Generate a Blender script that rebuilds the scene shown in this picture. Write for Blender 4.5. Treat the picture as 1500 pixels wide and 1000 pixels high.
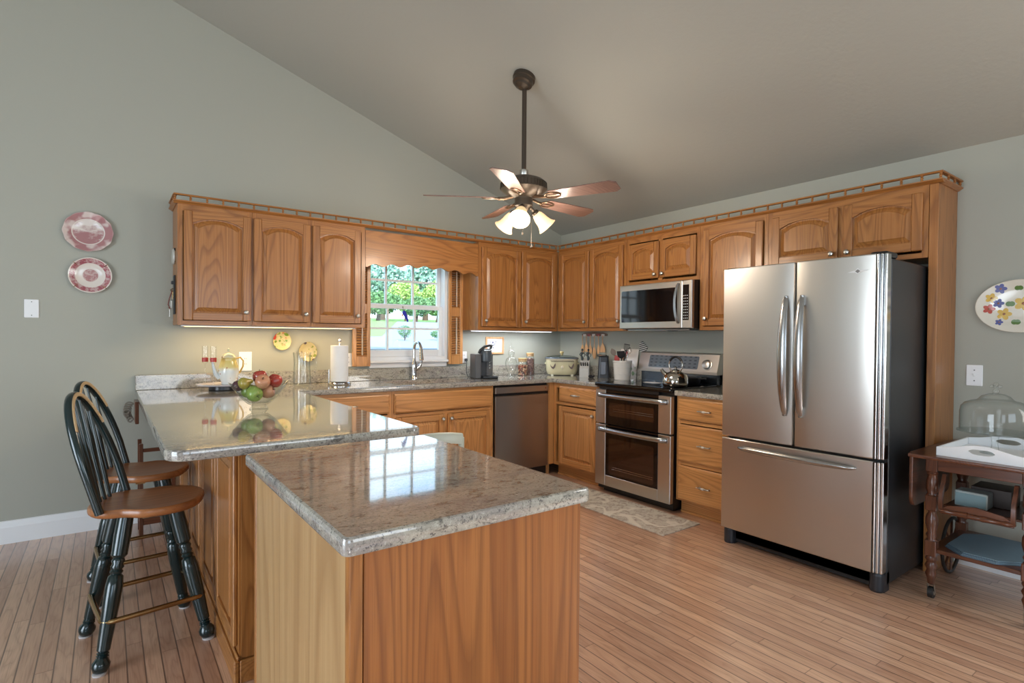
import bpy, bmesh, math, random
from mathutils import Vector, Matrix
random.seed(7)
for o in list(bpy.data.objects): bpy.data.objects.remove(o)
scn = bpy.context.scene
COL = scn.collection
PI = math.pi

# ------------------------------------------------------------------ camera
cam_d = bpy.data.cameras.new('camera'); cam = bpy.data.objects.new('camera', cam_d); COL.objects.link(cam)
cam_d.sensor_width = 36.0; cam_d.lens = 808.24/1500*36
cam_d.shift_x = -0.9945/1500; cam_d.shift_y = 6.117/1500
cam_d.clip_start = 0.05; cam_d.clip_end = 300
Rv = Vector((0.80616, -0.59164, 0.007866)); Uv = Vector((0.002026, 0.016055, 0.999869)); Fv = Vector((0.59169, 0.80604, -0.014142))
cam.matrix_world = Matrix(((Rv.x, Uv.x, -Fv.x, -4.0047), (Rv.y, Uv.y, -Fv.y, -4.5739), (Rv.z, Uv.z, -Fv.z, 1.292), (0, 0, 0, 1)))
scn.camera = cam

# ------------------------------------------------------------------ exposure, sky, sun, daylight fill
vs = scn.view_settings
vs.view_transform = 'Standard'; vs.look = 'None'; vs.gamma = 1.0; vs.use_curve_mapping = False
vs.exposure = 0.42

w = bpy.data.worlds.new('sky'); scn.world = w; w.use_nodes = True
wn = w.node_tree; wn.nodes.clear()
wo = wn.nodes.new('ShaderNodeOutputWorld'); wb = wn.nodes.new('ShaderNodeBackground')
tc = wn.nodes.new('ShaderNodeTexCoord'); sp = wn.nodes.new('ShaderNodeSeparateXYZ'); rp = wn.nodes.new('ShaderNodeValToRGB')
nz = wn.nodes.new('ShaderNodeTexNoise'); nz.inputs['Scale'].default_value = 3.0; nz.inputs['Detail'].default_value = 5
mx = wn.nodes.new('ShaderNodeMix'); mx.data_type = 'RGBA'
cr = wn.nodes.new('ShaderNodeValToRGB')
wn.links.new(tc.outputs['Generated'], sp.inputs[0]); wn.links.new(sp.outputs['Z'], rp.inputs[0])
rp.color_ramp.elements[0].position = 0.0; rp.color_ramp.elements[0].color = (.58, .80, 1, 1)
rp.color_ramp.elements[1].position = 0.6; rp.color_ramp.elements[1].color = (.33, .58, 1, 1)
wn.links.new(tc.outputs['Generated'], nz.inputs['Vector']); wn.links.new(nz.outputs['Fac'], cr.inputs[0])
cr.color_ramp.elements[0].position = .48; cr.color_ramp.elements[1].position = .62
wn.links.new(cr.outputs[0], mx.inputs[0]); wn.links.new(rp.outputs[0], mx.inputs[6]); mx.inputs[7].default_value = (.80, .91, 1, 1)
wn.links.new(mx.outputs[2], wb.inputs['Color']); wb.inputs['Strength'].default_value = 2.5
wn.links.new(wb.outputs[0], wo.inputs[0])

def area(name, loc, rot, sx, sy, power, col, spread=PI):
    d = bpy.data.lights.new(name, 'AREA'); d.shape = 'RECTANGLE'; d.size = sx; d.size_y = sy
    d.energy = power; d.color = col; d.spread = spread
    o = bpy.data.objects.new(name, d); o.location = loc; o.rotation_euler = rot; COL.objects.link(o); return o
sun_d = bpy.data.lights.new('sun', 'SUN'); sun_d.energy = 5.0; sun_d.angle = .01; sun_d.color = (1, .96, .88)
sun = bpy.data.objects.new('sun', sun_d); sun.rotation_euler = (math.radians(52), math.radians(-22), 0); COL.objects.link(sun)
# fill lamps added for daylight, in unseen window openings behind and beside the camera
area('fill_rear_left', (-5.9, -7.62, 1.65), (PI/2, 0, 0), 2.0, 1.45, 16, (.80, .90, 1))
area('fill_rear_right', (-2.6, -7.62, 1.65), (PI/2, 0, 0), 2.0, 1.45, 20, (.88, .94, 1))
area('fill_left_side', (-7.92, -3.6, 1.15), (PI/2, 0, -PI/2), 2.4, 2.1, 92, (.83, .92, 1))
area('fill_right_side', (-.06, -6.0, 1.6), (PI/2, 0, PI/2), 1.6, 1.45, 42, (1, .96, .90))
# under-cabinet strip lamps, warm on the left, cool on the right of the window
area('strip_light_warm', (-3.0, -.2, 1.352), (0, 0, 0), 1.15, .03, 2.0, (1, .70, .34))
area('strip_light_cool', (-.78, -.2, 1.352), (0, 0, 0), .85, .03, 2.2, (.86, .94, 1))

# ------------------------------------------------------------------ node helpers
def lin(r, g, b):
    f = lambda c: (c/255/12.92) if c/255 <= .04045 else ((c/255+.055)/1.055)**2.4
    return (f(r), f(g), f(b), 1)
class Mat:
    def __init__(s, name, rough=.5, col=(.5, .5, .5, 1), metal=0, coat=0, spec=.5, ior=None):
        s.m = bpy.data.materials.new(name); s.m.use_nodes = True; s.t = s.m.node_tree
        s.b = s.t.nodes['Principled BSDF']; s.out = s.t.nodes['Material Output']
        s.set('Base Color', col); s.set('Roughness', rough); s.set('Metallic', metal)
        s.set('Coat Weight', coat); s.set('Coat Roughness', .08); s.set('Specular IOR Level', spec)
        if ior: s.set('IOR', ior)
    def set(s, k, v):
        if isinstance(v, (int, float, tuple)): s.b.inputs[k].default_value = v
        else: s.t.links.new(v, s.b.inputs[k])
    def n(s, typ, **kw):
        nd = s.t.nodes.new(typ)
        for k, v in kw.items(): setattr(nd, k, v)
        return nd
    def put(s, inp, v):
        if isinstance(v, (int, float, tuple)): inp.default_value = v
        else: s.t.links.new(v, inp)
    def math(s, op, a, b=0.0, c=0.0):
        nd = s.n('ShaderNodeMath', operation=op); s.put(nd.inputs[0], a); s.put(nd.inputs[1], b); s.put(nd.inputs[2], c); return nd.outputs[0]
    def vec(s, op, a, b=(0, 0, 0)):
        nd = s.n('ShaderNodeVectorMath', operation=op); s.put(nd.inputs[0], a); s.put(nd.inputs[1], b); return nd.outputs[0]
    def obj(s): return s.n('ShaderNodeTexCoord').outputs['Object']
    def rnd(s): return s.n('ShaderNodeObjectInfo').outputs['Random']
    def sep(s, v):
        nd = s.n('ShaderNodeSeparateXYZ'); s.put(nd.inputs[0], v); return nd.outputs
    def comb(s, x, y, z):
        nd = s.n('ShaderNodeCombineXYZ'); s.put(nd.inputs[0], x); s.put(nd.inputs[1], y); s.put(nd.inputs[2], z); return nd.outputs[0]
    def map(s, v, sc=(1, 1, 1), loc=(0, 0, 0), rot=(0, 0, 0)):
        nd = s.n('ShaderNodeMapping'); s.put(nd.inputs[0], v); nd.inputs['Scale'].default_value = sc; nd.inputs['Location'].default_value = loc; nd.inputs['Rotation'].default_value = rot; return nd.outputs[0]
    def noise(s, v, scale=5, detail=2, rough=.5, dist=0, out='Fac'):
        nd = s.n('ShaderNodeTexNoise'); s.put(nd.inputs['Vector'], v); nd.inputs['Scale'].default_value = scale
        nd.inputs['Detail'].default_value = detail; nd.inputs['Roughness'].default_value = rough; nd.inputs['Distortion'].default_value = dist
        return nd.outputs[out]
    def vor(s, v, scale=5, out='Distance', feature='F1'):
        nd = s.n('ShaderNodeTexVoronoi', feature=feature); s.put(nd.inputs['Vector'], v); nd.inputs['Scale'].default_value = scale; return nd.outputs[out]
    def white(s, v):
        nd = s.n('ShaderNodeTexWhiteNoise', noise_dimensions='3D'); s.put(nd.inputs['Vector'], v); return nd.outputs['Value']
    def ramp(s, f, pts, interp='LINEAR'):
        nd = s.n('ShaderNodeValToRGB'); s.put(nd.inputs[0], f); cr = nd.color_ramp; cr.interpolation = interp
        while len(cr.elements) < len(pts): cr.elements.new(.5)
        for e, (p, c) in zip(cr.elements, pts): e.position = p; e.color = c if isinstance(c, tuple) else (c, c, c, 1)
        return nd.outputs[0]
    def mix(s, f, a, b, blend='MIX'):
        nd = s.n('ShaderNodeMix', data_type='RGBA', blend_type=blend); s.put(nd.inputs[0], f); s.put(nd.inputs[6], a); s.put(nd.inputs[7], b); return nd.outputs[2]
    def bump(s, h, strength=.2, dist=.01):
        nd = s.n('ShaderNodeBump'); s.put(nd.inputs['Height'], h); nd.inputs['Strength'].default_value = strength; nd.inputs['Distance'].default_value = dist
        s.set('Normal', nd.outputs[0])

MC = {}
def plain(name, col, rough=.5, metal=0, coat=0, spec=.5):
    if name in MC: return MC[name]
    M = Mat(name, rough, lin(*col), metal, coat, spec)
    # very slight uneven finish so nothing is dead flat
    f = M.noise(M.obj(), 14, 3)
    c = lin(*col); d = tuple(x*.9 for x in c[:3])+(1,)
    M.set('Base Color', M.mix(f, c, d)); MC[name] = M.m; return M.m
def wood(name, axis, light, mid, dark, rough=.36, ring=4.6, coat=.15, cath=1.0):
    if name in MC: return MC[name]
    M = Mat(name, rough, coat=coat); M.set('Coat Roughness', .12)
    o = M.obj(); r = M.rnd()
    off = M.comb(M.math('MULTIPLY', r, 7.3), M.math('MULTIPLY', r, 13.1), M.math('MULTIPLY', r, 9.7))
    v = M.vec('ADD', o, off)
    lo, hi = .075, 1.0
    s3 = {'x': (lo, hi, hi), 'y': (hi, lo, hi), 'z': (hi, hi, lo)}[axis]
    st = {'x': (.012, 1, 1), 'y': (1, .012, 1), 'z': (1, 1, .012)}[axis]
    a = M.noise(M.map(v, s3), ring, 1.5, .45, .15)
    rings = M.math('FRACT', M.math('MULTIPLY', a, 33.0*cath))
    line = M.ramp(rings, [(0, 1.0), (.12, .75), (.42, .0), (.86, .05), (1, .85)])
    pores = M.noise(M.map(v, st), 420, 2, .6)
    streak = M.noise(M.map(v, st), 60, 3, .6)
    broad = M.noise(M.map(v, s3), 2.0, 2)
    c = M.mix(M.ramp(streak, [(.3, 0.0), (.75, 1.0)]), lin(*light), lin(*mid))
    c = M.mix(M.math('MULTIPLY', line, .52), c, lin(*dark))
    c = M.mix(M.math('MULTIPLY', M.ramp(pores, [(.5, 0.0), (.72, 1.0)]), .38), c, lin(*dark))
    c = M.mix(M.ramp(broad, [(.35, 0.0), (.7, .35)]), c, lin(*mid), 'MULTIPLY') if False else c
    M.set('Base Color', c)
    M.bump(pores, .08, .002)
    MC[name] = M.m; return M.m
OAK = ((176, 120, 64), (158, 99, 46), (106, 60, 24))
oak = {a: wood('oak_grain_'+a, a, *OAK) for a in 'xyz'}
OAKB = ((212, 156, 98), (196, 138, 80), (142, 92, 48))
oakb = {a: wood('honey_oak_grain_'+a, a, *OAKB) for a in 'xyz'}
isl = wood('island_oak', 'z', (172, 110, 56), (150, 88, 42), (102, 56, 24), ring=3.2, cath=1.0)
toe = wood('dark_oak', 'x', (140, 84, 50), (118, 66, 38), (84, 46, 26))
cherry = {a: wood('cherry_grain_'+a, a, (110, 66, 44), (88, 50, 34), (52, 30, 22), rough=.28, ring=4) for a in 'xyz'}
seatw = wood('stool_seat_wood', 'x', (176, 116, 70), (156, 96, 54), (112, 66, 34), rough=.3, ring=3.0)
spoonw = wood('spoon_wood', 'z', (222, 176, 128), (208, 158, 108), (180, 128, 84), rough=.5, coat=0)

def granite():
    M = Mat('granite', .07, coat=.45, spec=.6); M.set('Coat Roughness', .02); M.set('Coat IOR', 1.55); v = M.obj()
    flow = M.map(v, (1.1, 3.4, 3.4), rot=(0, 0, .2))
    a = M.noise(flow, 3.2, 7, .66, .7)
    b = M.noise(v, 125, 3, .75)
    c = M.noise(M.map(v, (1, 1.9, 1.9), (3, 1, 2), (0, 0, .2)), 24, 6, .72, .9)
    base = M.ramp(a, [(.28, lin(146, 142, 132)), (.46, lin(176, 172, 160)), (.60, lin(150, 144, 140)), (.76, lin(184, 182, 166))])
    base = M.mix(M.ramp(c, [(.54, 0.0), (.62, .8)]), base, lin(92, 90, 84))
    base = M.mix(M.ramp(c, [(.28, .65), (.40, 0.0)]), base, lin(206, 202, 188))
    base = M.mix(M.ramp(b, [(.56, 0.0), (.63, .85)]), base, lin(84, 82, 84))
    base = M.mix(M.ramp(b, [(.30, .55), (.42, 0.0)]), base, lin(212, 210, 202))
    M.set('Base Color', base); return M.m
granite = granite()

def floor_mat():
    M = Mat('oak_strip_floor', .34, coat=.9); M.set('Coat Roughness', .22)
    x, y, z = M.sep(M.obj())
    W = .0572
    u = M.math('DIVIDE', x, W); row = M.math('FLOOR', u); fu = M.math('FRACT', u)
    r1 = M.white(M.comb(row, 3.1, 0.5))
    ln = M.math('ADD', .75, M.math('MULTIPLY', r1, .6))
    yy = M.math('ADD', M.math('DIVIDE', y, ln), M.math('MULTIPLY', r1, 17.3))
    cell = M.math('FLOOR', yy); fy = M.math('FRACT', yy)
    r2 = M.white(M.comb(row, cell, 1.7)); r3 = M.white(M.comb(row, cell, 7.7))
    gx = M.math('ADD', M.ramp(fu, [(0, 1.0), (.035, .8), (.065, 0.0)]), M.ramp(fu, [(.95, 0.0), (.98, .8), (1, 1.0)]))
    gy = M.ramp(M.math('MULTIPLY', fy, ln), [(0, 1.0), (.004, 0.0)])
    gap = M.math('MAXIMUM', gx, gy)
    gv = M.comb(M.math('ADD', x, M.math('MULTIPLY', r2, 9.0)), M.math('ADD', M.math('MULTIPLY', y, .13), M.math('MULTIPLY', r3, 5)), 0.0)
    g = M.noise(gv, 9, 3, .55, .3)
    rg = M.ramp(M.math('FRACT', M.math('MULTIPLY', g, 9.0)), [(0, .9), (.2, .35), (.6, 0.0), (1, .5)])
    fine = M.noise(M.comb(x, M.math('MULTIPLY', y, .02), r2), 260, 2, .6)
    c = M.ramp(r2, [(0, lin(194, 152, 126)), (.35, lin(214, 172, 144)), (.7, lin(228, 188, 158)), (1, lin(200, 156, 128))])
    c = M.mix(M.math('MULTIPLY', rg, .4), c, lin(136, 86, 58))
    c = M.mix(M.math('MULTIPLY', M.ramp(fine, [(.5, 0.0), (.75, 1.0)]), .35), c, lin(124, 78, 54))
    c = M.mix(M.math('MULTIPLY', gap, .82), c, lin(58, 32, 24))
    M.set('Base Color', c)
    M.set('Roughness', M.math('ADD', .28, M.math('MULTIPLY', r3, .1)))
    M.bump(M.math('SUBTRACT', M.math('MULTIPLY', r3, .12), gap), .25, .002)
    return M.m
def paint(name, col, rough=.6, tex=60, strength=.06):
    M = Mat(name, rough, lin(*col)); n = M.noise(M.obj(), tex, 4, .6)
    M.bump(n, strength, .004)
    return M.m
wall_m = paint('wall_paint', (167, 168, 157)); ceil_m = paint('ceiling_paint', (170, 170, 161), .75, 38, .35)
white_m = paint('white_trim_paint', (236, 238, 240), .35, 20, .02)
def steel(name, col, rough, ax, aniso=.0):
    M = Mat(name, rough, lin(*col), 1.0)
    sc = {'x': (.02, 1, 1), 'y': (1, .02, 1), 'z': (1, 1, .02)}[ax]
    n = M.noise(M.map(M.obj(), sc), 500, 2)
    M.set('Roughness', M.math('ADD', rough-.05, M.math('MULTIPLY', n, .1)))
    # slightly wavy sheet, as the photo's soft stretched reflections show
    wv = M.noise(M.map(M.obj(), (1, 1, .35)), 3.5, 1)
    M.bump(M.math('ADD', M.math('MULTIPLY', n, .02), wv), .12, .02)
    return M.m
steel_m = steel('brushed_steel', (204, 200, 194), .34, 'y'); steel_dk = steel('dark_brushed_steel', (176, 168, 160), .3, 'x')
chrome = plain('chrome', (214, 214, 214), .12, 1); nickel = plain('satin_nickel', (190, 186, 178), .28, 1)
brass = plain('aged_brass', (168, 138, 96), .25, 1)
blk = plain('black_plastic', (22, 22, 24), .35); blkgloss = plain('black_glass', (10, 10, 12), .06)
fr_side = Mat('black_textured_steel', .32, lin(38, 42, 46)); fr_side.bump(fr_side.noise(fr_side.obj(), 260, 2), .5, .002); fr_side = fr_side.m
dkgreen = plain('dark_green_paint', (14, 38, 40), .22, coat=.4); tan = plain('worn_tan_wood', (190, 160, 120), .5)
bronze = plain('bronze_brown_metal', (84, 74, 64), .35, .6); felt = plain('grey_felt', (190, 184, 182), .9)
def glassware(name, tint=(.99, .995, .99), edge=(.74, .79, .79)):
    m = bpy.data.materials.new(name); m.use_nodes = True; t = m.node_tree; t.nodes.clear()
    out = t.nodes.new('ShaderNodeOutputMaterial'); tr = t.nodes.new('ShaderNodeBsdfTransparent'); gl = t.nodes.new('ShaderNodeBsdfGlossy')
    lw = t.nodes.new('ShaderNodeLayerWeight'); lw.inputs['Blend'].default_value = .5
    fq = t.nodes.new('ShaderNodeMath'); fq.operation = 'POWER'; fq.inputs[1].default_value = 4.0; fr = t.nodes.new('ShaderNodeMath'); fr.operation = 'MULTIPLY_ADD'; fr.inputs[1].default_value = .55; fr.inputs[2].default_value = .045
    cr = t.nodes.new('ShaderNodeValToRGB'); cr.color_ramp.elements[0].color = (*tint, 1); cr.color_ramp.elements[1].color = (*edge, 1)
    cr.color_ramp.elements[0].position = .35; cr.color_ramp.elements[1].position = .95
    mx = t.nodes.new('ShaderNodeMixShader'); gl.inputs['Roughness'].default_value = .03
    t.links.new(lw.outputs['Facing'], fq.inputs[0]); t.links.new(fq.outputs[0], fr.inputs[0]); t.links.new(lw.outputs['Facing'], cr.inputs[0]); t.links.new(cr.outputs[0], tr.inputs[0])
    t.links.new(fr.outputs[0], mx.inputs[0]); t.links.new(tr.outputs[0], mx.inputs[1]); t.links.new(gl.outputs[0], mx.inputs[2]); t.links.new(mx.outputs[0], out.inputs[0])
    return m
glass_m = glassware('clear_glass'); pane_m = glassware('window_glass', (.98, 1, 1), (.9, .95, .95))
def emis(name, col, s):
    M = Mat(name, .4, lin(*col)); M.set('Emission Color', lin(*col)); M.set('Emission Strength', s); return M.m

# ------------------------------------------------------------------ mesh helpers
def flat_big(me):
    # keep large flat faces truly flat beside their small rounded edges
    ef = {}
    for p in me.polygons:
        for k in p.edge_keys: ef.setdefault(k, []).append(p)
    for e in me.edges:
        fs = ef.get(e.key, [])
        if len(fs) == 2:
            a, b = fs
            if max(a.area, b.area) > 5*min(a.area, b.area) and a.normal.dot(b.normal) < .9985: e.use_edge_sharp = True
class MB:
    def __init__(s, root=None, T=None):
        s.b = bmesh.new(); s.T = T or (lambda p: p); s.mi = 0
        s.o = Vector(root.location) if root is not None else None
        s.root = root
    def _v(s, p): return s.b.verts.new(s.T(Vector(p)))
    def face(s, vs):
        try:
            f = s.b.faces.new(vs); f.material_index = s.mi; return f
        except ValueError: return None
    def box(s, x0, x1, y0, y1, z0, z1, bev=0.0, seg=1):
        vs = [s._v((x, y, z)) for x in (x0, x1) for y in (y0, y1) for z in (z0, z1)]
        fs = [s.face([vs[i] for i in q]) for q in ((0, 1, 3, 2), (4, 6, 7, 5), (0, 4, 5, 1), (2, 3, 7, 6), (0, 2, 6, 4), (1, 5, 7, 3))]
        if bev > 0:
            es = list({e for f in fs for e in f.edges})
            r = bmesh.ops.bevel(s.b, geom=es, offset=bev, segments=seg, affect='EDGES', profile=.5)
            for f in r['faces']: f.material_index = s.mi
        return s
    def loft(s, loops, close=True, cap0=True, cap1=True):
        L = [[s._v(p) for p in lp] for lp in loops]; n = len(L[0])
        for a, b in zip(L, L[1:]):
            for i in range(n if close else n-1):
                j = (i+1) % n; s.face([a[i], a[j], b[j], b[i]])
        if cap0: s.face(list(reversed(L[0])))
        if cap1: s.face(L[-1])
        return s
    def prism(s, poly, axis, a, b, bev=0.0):
        mk = {'z': lambda p, h: (p[0], p[1], h), 'y': lambda p, h: (p[0], h, p[1]), 'x': lambda p, h: (h, p[0], p[1])}[axis]
        if bev > 0:
            c = inset(poly, bev); k = bev*.3; c2 = inset(poly, k)
            sg = 1 if b > a else -1
            return s.loft([[mk(p, a) for p in c], [mk(p, a+sg*k) for p in c2], [mk(p, a+sg*bev) for p in poly], [mk(p, b-sg*bev) for p in poly], [mk(p, b-sg*k) for p in c2], [mk(p, b) for p in c]])
        return s.loft([[mk(p, a) for p in poly], [mk(p, b) for p in poly]])
    def lathe(s, prof, c=(0, 0, 0), d=(0, 0, 1), n=20, cap=True):
        c = Vector(c); d = Vector(d).normalized(); q = d.to_track_quat('Z', 'Y')
        loops = []
        for r, h in prof:
            loops.append([c+q@Vector((max(r, 1e-4)*math.cos(2*PI*i/n), max(r, 1e-4)*math.sin(2*PI*i/n), h)) for i in range(n)])
        return s.loft(loops, True, cap, cap)
    def cyl(s, p0, p1, r0, r1=None, n=12):
        r1 = r0 if r1 is None else r1; p0 = Vector(p0); p1 = Vector(p1)
        return s.lathe([(r0, 0), (r1, (p1-p0).length)], p0, p1-p0, n)
    def tube(s, pts, r, n=8, cyc=False, ry=None, up=None):
        pts = [Vector(p) for p in pts]; m = len(pts); loops = []
        rr = r if isinstance(r, (list, tuple)) else [r]*m
        prev = None
        for i, p in enumerate(pts):
            if cyc: t = pts[(i+1) % m]-pts[i-1]
            else: t = pts[min(i+1, m-1)]-pts[max(i-1, 0)]
            t.normalize()
            if up is not None: a = Vector(up)
            elif prev is None: a = Vector((0, 0, 1)) if abs(t.z) < .9 else Vector((1, 0, 0))
            else: a = prev
            u = (a-t*a.dot(t)).normalized(); prev = u; v = t.cross(u)
            k = (ry/r) if ry and not isinstance(r, (list, tuple)) else 1
            loops.append([p+u*math.cos(2*PI*j/n)*rr[i]+v*math.sin(2*PI*j/n)*rr[i]*k for j in range(n)])
        if cyc: loops.append(loops[0])
        return s.loft(loops, True, not cyc, not cyc)
    def ball(s, c, r, n=14, sc=(1, 1, 1)):
        m = n//2+1; loops = []
        for i in range(m+1):
            th = PI*i/m; rr = max(math.sin(th), 1e-3)
            loops.append([(c[0]+r*sc[0]*rr*math.cos(2*PI*j/n), c[1]+r*sc[1]*rr*math.sin(2*PI*j/n), c[2]-r*sc[2]*math.cos(th)) for j in range(n)])
        return s.loft(loops)
    def build(s, name, mats, parent=None, ang=35, at=None, mod=None):
        bmesh.ops.remove_doubles(s.b, verts=s.b.verts, dist=1e-5)
        bmesh.ops.recalc_face_normals(s.b, faces=s.b.faces)
        me = bpy.data.meshes.new(name)
        o = s.o
        par = parent if parent is not None else s.root
        if o is None: o = Vector(at) if at is not None else Vector((0, 0, 0))
        if o.length > 0: bmesh.ops.translate(s.b, verts=s.b.verts, vec=-o)
        s.b.to_mesh(me); s.b.free()
        for f in me.polygons: f.use_smooth = True
        me.set_sharp_from_angle(angle=math.radians(ang))
        flat_big(me)
        for m in (mats if isinstance(mats, (list, tuple)) else [mats]): me.materials.append(m)
        ob = bpy.data.objects.new(name, me); COL.objects.link(ob)
        if par is not None: ob.parent = par
        else: ob.location = o
        return ob
def inset(poly, k):
    n = len(poly); A = sum(poly[i][0]*poly[(i+1) % n][1]-poly[(i+1) % n][0]*poly[i][1] for i in range(n)); sg = 1 if A > 0 else -1
    out = []
    for i in range(n):
        p0, p1, p2 = Vector(poly[i-1]), Vector(poly[i]), Vector(poly[(i+1) % n])
        d1 = (p1-p0).normalized(); d2 = (p2-p1).normalized()
        n1 = Vector((-d1.y, d1.x))*sg; n2 = Vector((-d2.y, d2.x))*sg
        b = n1+n2; L = b.length
        b = b/L if L > 1e-6 else n1
        out.append(tuple(p1+b*(k/max(.35, b.dot(n1)))))
    return out
def rrect(x0, x1, y0, y1, r, n=5):
    r = r if isinstance(r, (list, tuple)) else [r]*4; out = []
    for (cx, cy, a0), q in zip(((x0, y0, PI), (x1, y0, 1.5*PI), (x1, y1, 0), (x0, y1, .5*PI)), r):
        if q <= 0: out.append((cx, cy)); continue
        mx_ = cx+q if cx == x0 else cx-q; my = cy+q if cy == y0 else cy-q
        for i in range(n+1): a = a0+PI/2*i/n; out.append((mx_+q*math.cos(a), my+q*math.sin(a)))
    return out
def tag(o, label=None, cat=None, group=None, kind=None):
    if label: o['label'] = label
    if cat: o['category'] = cat
    if group: o['group'] = group
    if kind: o['kind'] = kind
    return o
def thing(name, label, cat, loc=(0, 0, 0), rz=0, group=None):
    o = bpy.data.objects.new(name, None); o.empty_display_size = .05; COL.objects.link(o); o.location = loc; o.rotation_euler = (0, 0, rz)
    return tag(o, label, cat, group)
def struct(o, label=None):
    o['kind'] = 'structure'
    if label: o['label'] = label
    return o
def solo(mb, name, mat, label, cat, at, group=None, ang=35):
    o = mb.build(name, mat, None, ang, at); return tag(o, label, cat, group)
def copy_tree(o, loc=None, rz=None, label=None, group=None):
    def rec(s, par):
        c = s.copy(); COL.objects.link(c); c.parent = par
        for ch in list(s.children): rec(ch, c)
        return c
    c = rec(o, o.parent)
    if loc is not None: c.location = loc
    if rz is not None: c.rotation_euler = (0, 0, rz)
    if label: c['label'] = label
    if group: c['group'] = group
    return c
TB = lambda p: Vector((p[0], -p[1], p[2]))        # back wall units: u = x, d = out from wall, w = z
TR = lambda p: Vector((-p[1], -p[0], p[2]))       # right wall units: u = -y
# ================================================================== the room shell
ZC, SL = 2.4148, .3373
RX, RZ = -4.6, 2.4148+.3373*4.6
XL_, YF = -8.0, -7.7
def wall(name, mb, m=wall_m): return struct(mb.build(name, m))
m = MB(); m.box(XL_-.2, .2, YF-.2, .2, -.1, 0); struct(m.build('floor', floor_mat()))
# back wall with the window opening  x -2.20..-1.42, z 1.04..2.0
WX0, WX1, WZ0, WZ1 = -2.225, -1.415, 1.085, 2.06
def top(x): return ZC-SL*x if x >= RX else RZ-SL*(RX-x)
m = MB()
m.prism([(XL_-.2, 0), (WX0, 0), (WX0, top(WX0)), (RX, RZ), (XL_-.2, top(XL_-.2))], 'y', 0, .16)
m.prism([(WX1, 0), (.2, 0), (.2, top(.2)), (WX1, top(WX1))], 'y', 0, .16)
m.box(WX0, WX1, 0, .16, 0, WZ0); m.prism([(WX0, WZ1), (WX1, WZ1), (WX1, top(WX1)), (WX0, top(WX0))], 'y', 0, .16)
wall('wall_back', m)
m = MB(); m.box(0, .2, YF-.2, -6.85, 0, 2.6); m.box(0, .2, -5.15, 0, 0, 2.6); m.box(0, .2, -6.85, -5.15, 0, .85); m.box(0, .2, -6.85, -5.15, 2.35, 2.6); wall('wall_right', m)
def holes(mb, axis, at, th, a0, a1, zt, hs):
    cur = a0
    def bx(u0, u1, z0, z1):
        if axis == 'y': mb.box(u0, u1, at, at+th, z0, z1)
        else: mb.box(at, at+th, u0, u1, z0, z1)
    for (h0, h1, z0, z1) in hs:
        bx(cur, h0, 0, zt); bx(h0, h1, 0, z0) if z0 > 0 else None; bx(h0, h1, z1, zt); cur = h1
    bx(cur, a1, 0, zt)
m = MB(); holes(m, 'y', YF, -.16, XL_-.2, .2, 4.1, [(-6.95, -4.85, .85, 2.4), (-3.65, -1.55, .85, 2.4)]); wall('wall_front', m)
m = MB(); holes(m, 'x', XL_, -.16, YF, 0, 3.0, [(-4.85, -2.35, .03, 2.2)]); wall('wall_left', m)
m = MB(); m.prism([(.2, top(.2)), (RX, RZ), (XL_-.2, top(XL_-.2)), (XL_-.2, top(XL_-.2)+.15), (RX, RZ+.15), (.2, top(.2)+.15)], 'y', YF-.2, .2)
struct(m.build('ceiling', ceil_m, ang=10))
# baseboard with a stepped cap
prof = [(0, 0), (-.016, 0), (-.016, .10), (-.013, .108), (-.013, .122), (-.006, .138), (0, .14)]
m = MB(); m.loft([[(x, p[0], p[1]) for p in prof] for x in (XL_, -3.64)]); struct(m.build('baseboard_back', white_m))
m = MB(); m.loft([[(p[0], y, p[1]) for p in prof] for y in (YF, -3.52)]); struct(m.build('baseboard_right', white_m))

# frames added for the fill lamps' openings (behind the camera, seen only in reflections)
def added_rear_window(name, x0, x1, z0, z1):
    m = MB()
    for a, b, c, d in ((x0, x0+.07, z0, z1), (x1-.07, x1, z0, z1), (x0, x1, z0, z0+.07), (x0, x1, z1-.07, z1), ((x0+x1)/2-.03, (x0+x1)/2+.03, z0, z1)):
        m.box(a, b, YF-.1, YF+.02, c, d)
    struct(m.build(name, white_m))
added_rear_window('added_window_2', -6.95, -4.85, .85, 2.4); added_rear_window('added_window_3', -3.65, -1.55, .85, 2.4)
m = MB()
for a, b, c, d in ((-6.85, -6.78, .85, 2.35), (-5.22, -5.15, .85, 2.35), (-6.03, -5.97, .85, 2.35), (-6.85, -5.15, .85, .92), (-6.85, -5.15, 2.28, 2.35)): m.box(-.02, .1, a, b, c, d)
struct(m.build('added_window_4', white_m))  # added so its fill lamp brightens the right side of the room
m = MB()
for a, b, c, d in ((-4.85, -4.77, .03, 2.2), (-2.43, -2.35, .03, 2.2), (-3.64, -3.56, .03, 2.2), (-4.85, -2.35, .03, .12), (-4.85, -2.35, 2.12, 2.2)): m.box(XL_-.1, XL_+.02, a, b, c, d)
struct(m.build('added_door_1', white_m))

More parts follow.
